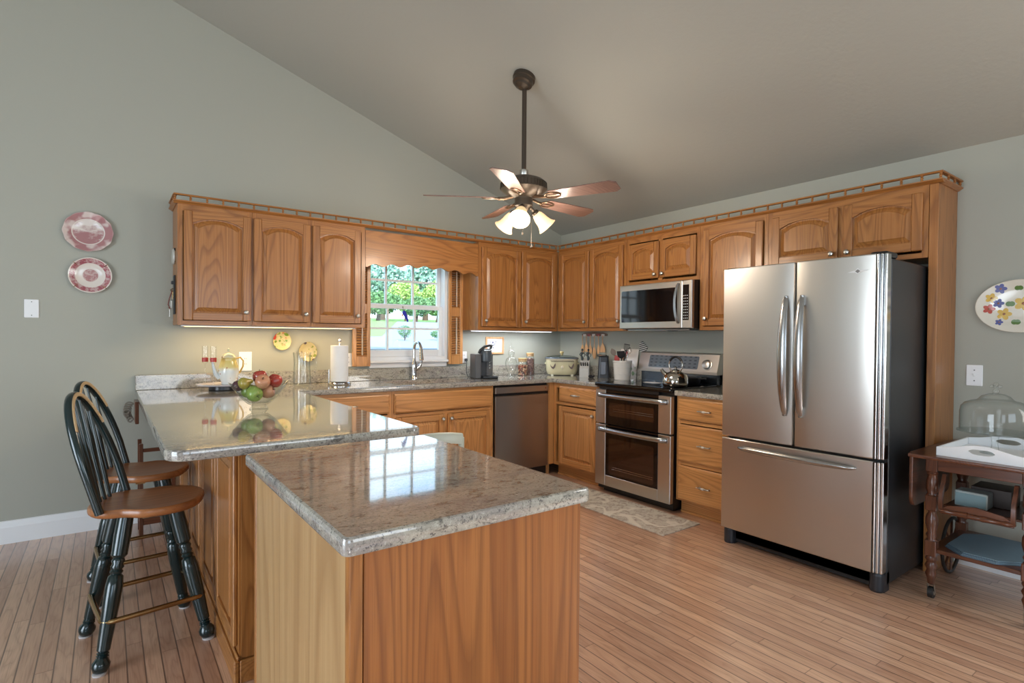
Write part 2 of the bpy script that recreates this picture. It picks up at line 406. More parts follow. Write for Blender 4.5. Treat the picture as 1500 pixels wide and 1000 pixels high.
# ------------------------------------------------------------------ kitchen window
Wn = MB(); Wn.T = lambda p: Vector(p)
fr = bpy.data.objects.new('window_1', None); COL.objects.link(fr); fr.location = (WX0, 0, WZ0); struct(fr)
m = MB(fr)     # jamb liner and casing
m.box(WX0, WX0+.03, .0, .14, WZ0, WZ1); m.box(WX1-.03, WX1, .0, .14, WZ0, WZ1); m.box(WX0+.0302, WX1-.0302, .0, .14, WZ1-.03, WZ1); m.box(WX0+.0302, WX1-.0302, 0, .14, WZ0, WZ0+.03)
m.build('window_frame', white_m)
m = MB(fr); m.box(WX0-.07, WX0, -.018, 0, WZ0-.02, WZ1+.07, .003); m.box(WX1, WX1+.07, -.018, 0, WZ0-.02, WZ1+.07, .003); m.box(WX0-.07, WX1+.07, -.018, 0, WZ1, WZ1+.07, .003)
m.build('casing', white_m)
m = MB(fr); m.box(WX0+.036, WX1-.012, -.05, .05, WZ0-.022, WZ0, .005); m.box(WX0+.036, WX1-.012, -.016, -.001, WZ0-.066, WZ0-.022, .004); m.build('window_sill', white_m)
GX = [WX0+.045, -1.994, -1.729, WX1-.045]
def sash(y, z0, z1, zb, rail0, rail1):
    m = MB(fr); a, b = WX0+.0305, WX1-.0305
    m.box(a, a+.035, y, y+.03, z0, z1, .003); m.box(b-.035, b, y, y+.03, z0, z1, .003); m.box(a+.0352, b-.0352, y+.0005, y+.0295, z0, z0+rail0, .003); m.box(a+.0352, b-.0352, y+.0005, y+.0295, z1-rail1, z1, .003)
    for x in (GX[1], GX[2]): m.box(x-.009, x+.009, y+.003, y+.027, z0+rail0, z1-rail1)
    m.box(a+.0352, b-.0352, y+.004, y+.026, zb-.009, zb+.009)
    s_ = m.build('sash', white_m)
    g = MB(fr); g.box(a+.03, b-.03, y+.013, y+.016, z0+.02, z1-.02); g.build('pane', pane_m, s_)
sash(.045, WZ0+.03, 1.58, 1.368, .06, .035); sash(.085, 1.555, WZ1-.03, 1.80, .035, .035)

# louvred cafe shutters, hinged flat against the wall on either side of the glass
def shutter(name, x0, x1, z0, z1, label):
    r = thing(name, label, 'shutter', (x0, -.045, z0))
    st = .033; mid = (z0+z1)/2+.02
    m = MB(r)
    m.box(x0, x0+st, -.045, -.022, z0, z1, .003); m.box(x1-st, x1, -.045, -.022, z0, z1, .003)
    for a, b in ((z0, z0+.085), (mid-.04, mid+.04), (z1-.06, z1)): m.box(x0+st, x1-st, -.044, -.023, a, b)
    m.build('shutter_frame', oakb['z'])
    for a, b in ((z0+.085, mid-.04), (mid+.04, z1-.06)):
        m = MB(r); n = int((b-a)/.0215)
        for i in range(n):
            zc = a+(i+.5)*(b-a)/n
            m.loft([[(x, -.050, zc-.0085), (x, -.047, zc-.0105), (x, -.018, zc+.0085), (x, -.021, zc+.0105)] for x in (x0+st, x1-st)])
        m.build('louvres', oakb['x'])
        m = MB(r); xc = (x0+x1)/2; m.box(xc-.005, xc+.005, -.058, -.051, a+.01, b-.012); m.build('tilt_rod', plain('pale_rod', (206, 190, 170), .4))
shutter('louvred_shutter', -2.345, -2.19, 1.04, 1.98, 'narrow wooden louvred shutter left of the kitchen window')
shutter('louvred_shutter', -1.425, -1.27, 1.04, 1.98, 'narrow wooden louvred shutter right of the kitchen window')

# ------------------------------------------------------------------ outdoors
GZ = lambda y: 1.0+.039*y
m = MB(); m.loft([[(x, .5, .6), (x, 140, 5.8), (x, 140, GZ(140)), (x, .5, GZ(.5))] for x in (-60, 120)])
M = Mat('lawn', .9); a = M.noise(M.obj(), .8, 5); b = M.noise(M.obj(), 30, 3)
M.set('Base Color', M.mix(M.ramp(b, [(.3, 0.0), (.7, 1.0)]), lin(112, 150, 74), lin(150, 180, 98)))
tag(m.build('lawn', M.m), 'sunlit lawn beyond the kitchen window', 'lawn', None, 'structure')
m = MB()
dp = [(-3, 2.5), (-1.5, 5.5), (.9, 7), (19, 46), (46, 46), (14, 2.5)]
m.loft([[(x, y, GZ(y)-.05) for x, y in dp], [(x, y, GZ(y)+.03) for x, y in dp]])
tag(m.build('driveway', plain('pale_concrete', (158, 160, 170), .8)), 'pale concrete driveway outside the window', 'driveway', None, 'structure')
leaf = []
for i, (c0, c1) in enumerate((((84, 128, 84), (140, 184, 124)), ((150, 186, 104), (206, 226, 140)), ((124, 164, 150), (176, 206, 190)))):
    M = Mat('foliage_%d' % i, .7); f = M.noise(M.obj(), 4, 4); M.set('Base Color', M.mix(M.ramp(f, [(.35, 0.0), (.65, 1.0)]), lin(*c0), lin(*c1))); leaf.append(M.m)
bark = plain('bark', (96, 80, 66), .9)
def tree(name, x, y, h, r, kind, label, cat='tree', group=None, zb=-1.0):
    t = thing(name, label, cat, (x, y, zb), 0, group); rg = random.Random(int(x*31+y*7+h*13))
    m = MB(t)
    if h > 2.2: m.tube([(x, y, zb), (x+.1, y, zb+h*.3), (x, y+.1, zb+h*.6)], [r*.09, r*.07, r*.03], 8)
    for k in range(4): m.tube([(x, y, zb+h*.25 if h > 2.2 else zb), (x+rg.uniform(-1, 1)*r*.5, y+rg.uniform(-1, 1)*r*.5, zb+h*.7)], [r*.04, r*.015], 6)
    m.build('trunk', bark)
    m = MB(t)
    for k in range(3200 if h > 2.2 else 900):       # leaf sprays through the crown
        th = rg.uniform(0, 2*PI); ph = math.acos(rg.uniform(-1, 1)); q = r*(.55+.45*rg.random()**.5)*(.82+.18*math.sin(3*th+x)*math.sin(2.3*ph+y))
        c = Vector((x+q*math.sin(ph)*math.cos(th), y+q*math.sin(ph)*math.sin(th), zb+h*(.60 if h > 2.2 else .55)+q*math.cos(ph)*(h*.42/r)))
        s_ = r*rg.uniform(.04, .09); d1 = Vector((rg.uniform(-1, 1), rg.uniform(-1, 1), rg.uniform(-1, 1))).normalized(); d2 = d1.orthogonal().normalized(); d3 = d1.cross(d2)
        vs_ = [m._v(c+d2*s_), m._v(c+d3*s_*.6+d1*s_*.2), m._v(c-d2*s_), m._v(c-d3*s_*.6+d1*s_*.2)]; m.face(vs_)
    m.build('foliage', leaf[kind])
tree('leafy_tree', 19.5, 52, 3.2, 2.8, 0, 'dark green tree left of the driveway, low in the left window panes', zb=GZ(52))
tree('leafy_tree', 25.1, 64, 7.8, 4.2, 2, 'tall blue-green tree filling the left upper panes', zb=GZ(64))
tree('leafy_tree', 24.4, 55.5, 5, 2.2, 1, 'bright yellow-green tree in the middle upper panes', zb=GZ(55.5))
tree('leafy_tree', 20.8, 45.5, 2.6, 1.7, 0, 'small dark tree at the middle of the driveway edge', zb=GZ(45.5))
tree('leafy_tree', 25.6, 50, 2.9, 2, 0, 'small dark tree right of centre behind the lower right panes', zb=GZ(50))
tree('leafy_tree', 30.5, 58.5, 5.4, 2.9, 1, 'broad yellow-green tree in the right upper panes', zb=GZ(58.5))
tree('leafy_tree', 40.6, 82, 10.6, 6, 2, 'tallest hazy blue-green tree at the far middle', zb=GZ(82))
tree('leafy_tree', 54, 84, 11.5, 6.5, 2, 'wide hazy blue-green tree at the far right', zb=GZ(84))
tree('leafy_tree', 27, 80, 9.6, 5.6, 2, 'hazy blue-green tree at the far left', zb=GZ(80))
tree('trimmed_bush', .5, 5, .32, .16, 0, 'small trimmed bush on the driveway, seen just behind the tap', 'bush', zb=GZ(5)+.03)
tree('trimmed_bush', 1.35, 5.2, .22, .22, 0, 'low clipped green bush at the lower right corner of the window', 'bush', zb=GZ(5.2)+.03)

# ================================================================== cabinets
DU = .3125; BZ, TZ = 1.363, 2.1645
def outline(u0, u1, w0, w1, arch, k, n=16):
    a, b = u0+k, u1-k; bo = w0+k; sp_ = w1-arch-k; mid = (a+b)/2
    pts = [(a, bo), (b, bo), (b, sp_)]
    for i in range(n-1, 0, -1):
        t = -1+2*i/n; q = min(1, abs(t)/.92); h = arch*(1-q**2)**.7 if arch > 0 else 0
        pts.append((mid+t*(b-a)/2, sp_+h))
    pts.append((a, sp_)); return pts
def door(root, T, u0, u1, w0, w1, d, arch, ms, name='door', th=.019):
    sw = .052 if (u1-u0) > .3 else .046
    m = MB(root, T)
    bev = .004
    m.box(u0, u0+sw, d, d+th, w0, w1, bev); m.box(u1-sw, u1, d, d+th, w0, w1, bev)
    m.mi = 1
    m.box(u0+sw, u1-sw, d, d+th-.0003, w0, w0+sw, .003)
    a, b = u0+sw, u1-sw
    ol = outline(a, b, w0+sw, w1-sw*.85, arch, 0)
    topc = ol[2:]                                   # arch from right spring to left spring
    poly = [(a, w1)]+[(b, w1)]+topc
    m.prism(poly, 'y', d, d+th-.0003)
    m.mi = 0
    g = lambda k, dd: [(p[0], dd, p[1]) for p in outline(a, b, w0+sw, w1-sw*.85, arch, k)]
    m.loft([g(-.004, d+.001), g(-.004, d+.004), g(.003, d+.002), g(.007, d+.002), g(.030, d+.0135), g(.032, d+.0165), g(.034, d+.0175)])
    return m.build(name, ms, ang=22)
def knob(par, root, T, u, w, d, mat=None):
    m = MB(root, T)
    P = T(Vector((u, d, w))); D = T(Vector((u, d+1, w)))-P
    m.T = lambda p: p
    m.lathe([(.006, 0), (.005, .008), (.006, .012), (.0145, .016), (.0165, .022), (.014, .027), (.006, .030), (.0001, .0305)], P, D, 16)
    m.mi = 1; m.lathe([(.007, .0295), (.0065, .0315), (.001, .032)], P, D, 12)
    return m.build('knob', [nickel, plain('pale_ceramic', (226, 222, 214), .2)], par)
def frame_body(root, T, u0, u1, w0, w1, d, ms, rails=(), mids=(), fw=.03, back=0.003):
    """carcass plus a face frame, grain running the right way on each member"""
    m = MB(root, T)
    t = .016
    m.box(u0, u0+t, back, d-.018, w0, w1); m.box(u1-t, u1, back, d-.018, w0, w1)
    m.box(u0+t, u1-t, back, back+.006, w0, w1)
    m.mi = 1
    m.box(u0+t, u1-t, back+.006, d-.018, w0, w0+t); m.box(u0+t, u1-t, back+.006, d-.018, w1-t, w1)
    m.mi = 0
    m.box(u0, u0+fw, d-.018, d, w0, w1); m.box(u1-fw, u1, d-.018, d, w0, w1)
    for c in mids: m.box(c-.022, c+.022, d-.018, d-.0005, w0+.02, w1-.02)
    m.mi = 1
    m.box(u0+fw, u1-fw, d-.018, d-.0002, w0, w0+.028); m.box(u0+fw, u1-fw, d-.018, d-.0002, w1-.045, w1)
    for c in rails: m.box(u0+fw, u1-fw, d-.018, d-.0002, c-.012, c+.012)
    return m.build('body', ms)
def upper(name, T, u0, u1, w0, doors, label, ms, arch=.05, group=None, mids=()):
    loc = T(Vector((u0, 0, w0)))
    r = thing(name, label, 'cabinet', loc, 0, group)
    frame_body(r, T, u0, u1, w0, TZ, DU, ms, mids=mids)
    for (a, b, c, e, kn) in doors:
        dd = door(r, T, a, b, c, e, DU, arch, ms)
        if kn: knob(dd, r, T, kn[0], kn[1], DU+.0188)
    return r
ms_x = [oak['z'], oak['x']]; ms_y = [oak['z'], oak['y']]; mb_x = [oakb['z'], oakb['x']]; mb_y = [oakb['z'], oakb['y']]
DB, DT = 1.395, 2.125
upper('upper_cabinet', TB, -3.632, -3.178, BZ, [(-3.598, -3.187, DB, DT, (-3.222, 1.455))], 'single-door oak wall cabinet at the far left end of the row', ms_x, .037)
upper('upper_cabinet', TB, -3.176, -2.768, BZ, [(-3.168, -2.778, DB, DT, (-2.812, 1.455))], 'single-door oak wall cabinet second from the left, above the fruit bowl', ms_x, .037)
upper('upper_cabinet', TB, -2.766, -2.345, BZ, [(-2.758, -2.385, DB, DT, (-2.415, 1.455))], 'single-door oak wall cabinet just left of the window', ms_x, .037)
upper('upper_cabinet', TB, -1.272, -.316, BZ, [(-1.241, -.796, DB, DT, (-1.205, 1.45)), (-.780, -.350, DB, DT, (-.745, 1.45))], 'two-door oak wall cabinet right of the window, above the coffee maker', ms_x, .04, mids=(-.788,))
upper('upper_cabinet', TR, .316, 1.233, BZ, [(.358, .771, DB, DT, (.737, 1.45)), (.789, 1.202, DB, DT, (1.168, 1.45))], 'two-door oak wall cabinet between the corner and the microwave', ms_y, .037, mids=(.780,))
upper('upper_cabinet', TR, 1.235, 1.983, 1.757, [(1.263, 1.595, 1.80, 2.105, (1.565, 1.83)), (1.611, 1.953, 1.80, 2.105, (1.643, 1.83))], 'small two-door oak cabinet above the microwave', ms_y, .032, mids=(1.603,))
upper('upper_cabinet', TR, 1.985, 2.528, BZ, [(2.02, 2.495, DB, DT, (2.052, 1.45))], 'single-door oak wall cabinet between microwave and fridge', ms_y, .037)
upper('upper_cabinet', TR, 2.530, 3.455, 1.76, [(2.562, 2.985, 1.80, DT, (2.955, 1.835)), (3.017, 3.43, 1.80, DT, (3.047, 1.835))], 'two-door oak cabinet above the refrigerator', ms_y, .037, mids=(3.001,))
# tall end panel beside the fridge
m = MB(); m.box(-DU+.018, -.002, -3.500, -3.460, 0, TZ); m.mi = 1; m.box(-DU, -DU+.018, -3.500, -3.457, 0, TZ, .002)
solo(m, 'end_panel', [oak['z'], oak['z']], 'tall narrow oak end panel standing right of the refrigerator', 'panel', (-.1, -3.48, 0))
# scalloped valance over the window
vx0, vx1, n = -2.342, -1.275, 96
def scal(t):
    # stepped scallops rising to the middle
    lift = .028*math.sin(PI*t)
    ph = (t*6.0) % 1.0
    return 1.848+lift+.024*abs(math.sin(PI*t*7))**1.6
pts = [(vx0, 2.145), (vx0, 1.853)]+[(vx0+(vx1-vx0)*i/n, scal(i/n)) for i in range(1, n)]+[(vx1, 1.853), (vx1, 2.145)]
m = MB(); m.prism(pts, 'y', -.312, -.292)
m.box(vx0, vx1, -.292, -.002, 2.125, 2.145)
solo(m, 'valance', oak['x'], 'scalloped oak valance board spanning above the kitchen window', 'valance', (-1.8, -.3, 1.85))

# gallery rail along the cabinet tops
def gallery(name, segs, label, ms, at):
    r = thing(name, label, 'rail', at)
    m = MB(r)
    o_ = .022
    # moulding and top rail profile swept along each straight segment
    for (p, q, nrm) in segs:
        p = Vector(p); q = Vector(q); nn = Vector(nrm); d = (q-p).normalized()
        for prof in ([(-.02, 0), (.006, 0), (.02, .010), (.026, .013), (.026, .020), (-.02, .020)], [(.002, .052), (.024, .052), (.027, .057), (.024, .062), (.002, .062)]):
            m.loft([[e+nn*a+Vector((0, 0, TZ+b)) for a, b in prof] for e in (p, q)])
    m.build('moulding', ms)
    for (p, q, nrm) in segs:
        p = Vector(p); q = Vector(q); nn = Vector(nrm); L = (q-p).length; k = max(1, round(L/.098))
        for i in range(k+1):
            if i == 0 and (p-Vector(segs[0][0])).length > 1e-6: continue
            c = p+(q-p)*(min(max(i/k, .012/L), 1-.012/L))+nn*.013
            s_ = MB(r); s_.lathe([(.0075, 0), (.0075, .006), (.005, .009), (.0085, .016), (.005, .023), (.0075, .026), (.0075, .032)], (c.x, c.y, TZ+.020), n=8)
            s_.build('spindle', ms)
gallery('gallery_rail', [((-3.632, -.002, 0), (-3.632, -.3125, 0), (-1, 0, 0)), ((-3.655, -.3125, 0), (-.3405, -.3125, 0), (0, -1, 0))], 'low spindled gallery rail along the window-wall cabinet tops', oak['x'], (-3.632, -.3125, TZ))
gallery('gallery_rail', [((-.3125, -.341, 0), (-.3125, -3.523, 0), (-1, 0, 0)), ((-.3125, -3.500, 0), (-.002, -3.500, 0), (0, -1, 0))], 'low spindled gallery rail along the range-wall cabinet tops', oak['y'], (-.3125, -3.5, TZ))

# ---- base cabinets
CT = .914; CB = .876; DBs = .60; TK = .105
def bow_handle(par, root, T, u, w, d):
    m = MB(root, T)
    for s_ in (-1, 1):
        P = T(Vector((u+s_*.038, d, w))); D = T(Vector((u+s_*.038, d+1, w)))-P; tt = m.T; m.T = lambda p: p
        m.lathe([(.007, 0), (.004, .004), (.004, .02), (.006, .024)], P, D, 10); m.T = tt
    P = T(Vector((u-.055, d+.024, w))); D = T(Vector((u+.055, d+.024, w)))-P; tt = m.T; m.T = lambda p: p
    m.lathe([(.001, 0), (.005, .004), (.003, .010), (.0065, .018), (.005, .026), (.0065, .035), (.006, .055), (.0065, .075), (.005, .084), (.0065, .092), (.003, .100), (.005, .106), (.001, .11)], P, D, 12)
    m.mi = 1; m.lathe([(.0075, .045), (.0085, .05), (.0085, .06), (.0075, .065)], P, D, 12); m.T = tt
    return m.build('handle', [nickel, plain('pale_ceramic', (226, 222, 214), .2)], par)
def drawer(root, T, u0, u1, w0, w1, d, ms, handle=True, name='drawer'):
    m = MB(root, T); th = .019; g = lambda k, dd: [(u0+k, dd, w0+k), (u1-k, dd, w0+k), (u1-k, dd, w1-k), (u0+k, dd, w1-k)]
    m.mi = 1; m.loft([g(0, d), g(0, d+.010), g(.004, d+.013), g(.010, d+.015), g(.013, d+th)])
    dr = m.build(name, ms, ang=20)
    if handle: bow_handle(dr, root, T, (u0+u1)/2, (w0+w1)/2, d+th-.0005)
    return dr
def base(name, T, u0, u1, label, ms, rails=(), mids=(), depth=DBs):
    r = thing(name, label, 'cabinet', T(Vector((u0, 0, 0))))
    frame_body(r, T, u0, u1, TK, CB-.001, depth, ms, rails, mids, .034)
    m = MB(r, T); m.box(u0+.001, u1-.001, .01, depth-.075, 0, TK); m.mi = 1; m.box(u0+.002, u1-.002, depth-.075, depth-.062, 0, TK-.002); m.box(u0+.002, u1-.002, depth-.062, depth-.054, 0, .02, .003)
    m.build('toe_kick', [ms[0], ms[1]]); return r
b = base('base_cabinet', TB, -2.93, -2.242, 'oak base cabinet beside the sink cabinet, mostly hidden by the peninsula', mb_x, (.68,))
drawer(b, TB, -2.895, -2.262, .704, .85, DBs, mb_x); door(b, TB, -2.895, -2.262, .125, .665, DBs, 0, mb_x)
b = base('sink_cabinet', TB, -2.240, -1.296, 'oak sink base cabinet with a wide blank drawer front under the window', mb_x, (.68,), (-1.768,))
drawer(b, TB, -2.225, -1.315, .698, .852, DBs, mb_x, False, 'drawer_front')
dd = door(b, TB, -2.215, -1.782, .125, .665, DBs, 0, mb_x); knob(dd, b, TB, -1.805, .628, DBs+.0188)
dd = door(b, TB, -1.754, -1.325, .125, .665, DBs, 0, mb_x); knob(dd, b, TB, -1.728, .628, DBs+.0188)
m = MB(); m.box(-.672, -.602, -.60, -.30, TK, CB-.001); m.box(-.66, -.602, -.54, -.30, 0, TK)
solo(m, 'corner_post', oakb['z'], 'narrow oak filler post in the corner beside the dishwasher', 'post', (-.64, -.5, 0))
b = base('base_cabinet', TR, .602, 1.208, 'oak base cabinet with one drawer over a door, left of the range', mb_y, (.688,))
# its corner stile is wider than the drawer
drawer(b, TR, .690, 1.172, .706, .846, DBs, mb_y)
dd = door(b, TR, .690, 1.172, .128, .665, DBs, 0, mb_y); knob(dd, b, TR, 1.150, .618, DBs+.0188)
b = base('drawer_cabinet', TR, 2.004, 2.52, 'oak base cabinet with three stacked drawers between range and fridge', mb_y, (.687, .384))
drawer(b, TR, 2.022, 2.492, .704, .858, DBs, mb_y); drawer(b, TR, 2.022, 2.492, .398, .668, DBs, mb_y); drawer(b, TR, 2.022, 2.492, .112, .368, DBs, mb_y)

# ---- peninsula base: panels face the stools
TP = lambda p: Vector((-3.612+.60-p[1], -p[0], p[2]))     # u = -y, d from x=-3.012 outward to -x
r = thing('peninsula_cabinet', 'long oak peninsula cabinet with raised panels facing the stools', 'cabinet', (-3.612, -2.33, 0))
m = MB(r)
m.box(-3.594, -2.99, -2.33, -.02, .0, CB-.001); m.mi = 0
m.box(-3.612, -3.594, -2.33, -.02, .0, CB-.001)
m.build('body', [oak['z'], oak['z']])
m = MB(r); m.box(-3.632, -3.612, -2.345, -.05, 0, .085, .005); m.box(-3.612, -2.99, -2.347, -2.331, 0, .085, .004); m.box(-3.622, -3.612, -2.342, -.05, .085, .10, .004); m.build('base_moulding', oak['y'])
for k in range(5):
    y0 = 2.30-k*.445; door(r, TP, y0-.425, y0, .12, .855, .60, 0, ms_y, 'panel', .016)
for a, b_ in ((-2.33, -2.318),): pass
m = MB(r); m.box(-3.605, -3.0, -2.336, -2.331, .09, CB-.002); m.build('end_panel', oak['z'])

# ---- island
r = thing('island_cabinet', 'large plain oak island cabinet nearest the camera', 'cabinet', (-3.32, -3.1, 0))
IX0, IX1, IY0, IY1 = -3.632, -3.03, -3.545, -2.70
m = MB(r); m.box(IX0+.006, IX1-.006, IY0+.006, IY1-.006, 0, CB-.001); m.build('body', isl)
m = MB(r); m.box(IX0+.028, IX1, IY0, IY0+.006, 0, CB-.001, .001); m.build('side_panel', isl)
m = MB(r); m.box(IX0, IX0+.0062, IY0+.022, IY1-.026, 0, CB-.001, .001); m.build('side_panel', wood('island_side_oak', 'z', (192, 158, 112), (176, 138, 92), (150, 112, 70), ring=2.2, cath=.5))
m = MB(r); m.box(IX0-.003, IX0+.026, IY0-.003, IY0+.020, 0, CB-.001, .004, 2); m.build('corner_moulding', oak['z'])
m = MB(r); m.box(IX0-.002, IX0+.022, IY1-.024, IY1, 0, CB-.001, .003); m.build('corner_moulding', oak['z'])
m = MB(r); m.box(IX1-.02, IX1+.002, IY0+.01, IY1, 0, CB-.001, .003); m.build('corner_moulding', oak['z'])

# ---- granite
def slab(name, poly, label, at, bev=.007, hole=None):
    m = MB(); m.prism(poly, 'z', CB, CT, bev)
    o = m.build(name, granite, None, 30, at)
    if hole:
        c = MB(); c.prism(hole, 'z', CB-.1, CT+.1); co = c.build('cut', granite)
        bm_ = o.modifiers.new('b', 'BOOLEAN'); bm_.object = co; bm_.operation = 'DIFFERENCE'; bm_.solver = 'EXACT'
        bpy.context.view_layer.update(); dg = bpy.context.evaluated_depsgraph_get(); me = bpy.data.meshes.new_from_object(o.evaluated_get(dg))
        o.modifiers.clear(); o.data = me; me.set_sharp_from_angle(angle=math.radians(30)); flat_big(me); bpy.data.objects.remove(co)
    return tag(o, label, 'countertop')
PX0, PX1 = -3.855, -2.938
poly = [(PX0, -.002)]+rrect(PX0, PX1, -2.485, -1, [.07, .035, 0, 0], 6)[0:14]
poly = [p for p in poly if p[1] < -.5 or p == (PX0, -.002)]
poly = [(PX0, -.003)]+[p for p in rrect(PX0, PX1, -2.485, -1, [.07, .04, 0, 0], 6) if p[1] < -2.0]+[(PX1, -.634), (-.634, -.634), (-.634, -1.209), (-.003, -1.209), (-.003, -.003)]
ct = slab('countertop', poly, 'pale speckled granite countertop running along the window wall and out over the peninsula', (-3, -.3, CT), hole=rrect(-2.14, -1.40, -.52, -.135, .07))
slab('countertop', [(-.003, -2.004), (-.634, -2.004), (-.634, -2.522), (-.003, -2.522)], 'short granite countertop between range and refrigerator', (-.3, -2.2, CT))
slab('countertop', rrect(-3.652, -3.012, -3.567, -2.645, .018, 4), 'granite countertop of the island nearest the camera', (-3.3, -3.1, CT), .008)
# backsplashes
def splash(x0, x1, y0, y1, label, at):
    m = MB(); m.box(x0, x1, y0, y1, CT+.0005, CT+.103, .003); solo(m, 'backsplash', granite, label, 'backsplash', at)
splash(-3.855, -.034, -.032, -.002, 'granite backsplash strip along the window wall', (-2, -.01, CT))
splash(-.032, -.002, -1.208, -.034, 'granite backsplash strip between the corner and the range', (-.01, -.6, CT))
splash(-.032, -.002, -2.52, -2.006, 'granite backsplash strip between range and fridge', (-.01, -2.2, CT))
# under-mounted sink
m = MB(); sx0, sx1, sy0, sy1 = -2.155, -1.385, -.535, -.12
lp = lambda k, z: [(p[0], p[1], z) for p in rrect(sx0+k, sx1-k, sy0+k, sy1-k, .08)]
m.loft([lp(0, CB-.002), lp(.012, CB-.002), lp(.016, .74), lp(.05, .70), lp(.2, .698)], cap0=False)
m.mi = 1; m.lathe([(.045, .6985), (.04, .701), (.02, .7005), (.001, .7005)], (-1.77, -.33, 0), n=20)
solo(m, 'sink', [steel_dk, chrome], 'stainless sink set under the granite below the window', 'sink', (-1.77, -.33, .7))
# ================================================================== appliances
# ---- refrigerator (right wall, faces -x)
r = thing('refrigerator', 'tall stainless french-door refrigerator with bottom freezer', 'refrigerator', (-.45, -2.99, 0))
FY0, FY1 = 2.535, 3.448          # u range
m = MB(r, TR); m.box(FY0+.006, FY1-.006, .02, .775, .03, 1.715, .006); m.box(FY0+.02, FY1-.02, .70, .79, .012, .10); m.build('cabinet_body', fr_side)
m = MB(r, TR); m.box(FY0+.01, FY1-.01, .775, .79, .10, 1.715); m.build('gasket', blk)
def fr_panel(nm, u0, u1, w0, w1, split=False):
    m = MB(r, TR)
    # crowned front: shallow arc section lofted along the height
    nseg = 10
    def sec(w, k=0):
        out = [(u0+k, .79, w), (u0+k, .842, w)]
        for i in range(nseg+1):
            t = i/nseg; u = u0+.006+(u1-u0-.012)*t; out.append((u, .852+.010*math.sin(PI*t)**.5*(1 if k == 0 else .4), w))
        out += [(u1-k, .842, w), (u1-k, .79, w)]; return out
    m.loft([sec(w0, .004), sec(w0+.005), sec(w1-.005), sec(w1, .004)])
    return m.build(nm, steel_m, ang=50)
for nm, a, b_, z0, z1 in (('door', FY0, 2.987, .688, 1.735), ('door', 2.994, FY1-.045, .688, 1.735), ('freezer_drawer', FY0, FY1-.045, .105, .674)):
    p = fr_panel(nm, a, b_, z0, z1)
    if nm == 'door':
        hu = 2.945 if a < 2.8 else 3.036
        m = MB(r, TR); n = 22; za, zb = .855, 1.545
        def hs(t):
            z = za+(zb-za)*t; bow = math.sin(PI*t)**.6; wd = .010+.017*math.sin(PI*t)**.5; d = .864+.048*bow; th = .010
            return [(hu-wd, d-th*.3, z), (hu-wd*.5, d+th*.8, z), (hu+wd*.5, d+th*.8, z), (hu+wd, d-th*.3, z), (hu+wd*.5, d-th, z), (hu-wd*.5, d-th, z)]
        m.loft([hs(i/n) for i in range(n+1)])
        for zz in (za+.03, zb-.03): m.box(hu-.010, hu+.010, .856, .875, zz-.03, zz+.03, .003)
        m.build('handle', plain('satin_steel', (176, 176, 176), .26, 1), p, ang=60)
    else:
        m = MB(r, TR); n = 22; ua, ub = 2.655, 3.325
        def hs2(t):
            u = ua+(ub-ua)*t; bow = math.sin(PI*t)**.35; wd = .008+.010*bow; d = .858+.045*bow; z = .625
            return [(u, d-.006, z-wd), (u, d+.006, z-wd*.6), (u, d+.009, z), (u, d+.006, z+wd*.6), (u, d-.006, z+wd), (u, d-.010, z)]
        m.loft([hs2(i/n) for i in range(n+1)]); m.build('handle', plain('satin_steel', (176, 176, 176), .26, 1), p, ang=60)
for z0, z1 in ((.105, .674), (.688, 1.735)):
    m = MB(r, TR)
    for k, (a, b_) in enumerate(((.043, .034), (.032, .018), (.016, .002))): m.box(FY1-a, FY1-b_, .79, .856-k*.007, z0, z1, .004, 2)
    m.build('ribbed_edge_trim', plain('polished_steel_trim', (210, 210, 210), .14, 1))
m = MB(r, TR)
m.box(FY1-.085, FY1-.004, .70, .835, 1.716, 1.748, .010, 2); m.box(FY0+.004, FY0+.085, .70, .835, 1.716, 1.742, .010, 2); m.build('hinge_cover', blk)
for u in (FY0+.035, FY1-.04):
    m = MB(r, TR); m.lathe([(.030, 0), (.034, .01), (.034, .085), (.03, .098)], TR(Vector((u, .80, 0))) if False else (u, .80, 0), n=16); m.box(u-.034, u+.034, .74, .80, 0, .098); m.build('foot', plain('charcoal_plastic', (44, 46, 52), .4))
m = MB(r, TR); m.box(FY0+.07, FY1-.075, .775, .79, .03, .10, .002); m.build('grille', plain('grille_grey', (30, 32, 38), .4))
m = MB(r, TR); lu, lw_ = 3.318, 1.652
m.T = lambda p: TR(p)
m.prism([(lu-.05, lw_-.004), (lu-.012, lw_+.006), (lu, lw_+.016), (lu+.012, lw_+.006), (lu+.05, lw_+.004), (lu+.012, lw_-.006), (lu, lw_-.016), (lu-.012, lw_-.006)], 'y', .8605, .8635)
m.mi = 1; m.prism([(lu-.012, lw_), (lu, lw_+.010), (lu+.012, lw_), (lu, lw_-.010)], 'y', .8635, .8640); m.build('emblem', [plain('emblem_silver', (232, 232, 232), .4), plain('emblem_grey', (150, 150, 150), .3, .6)])

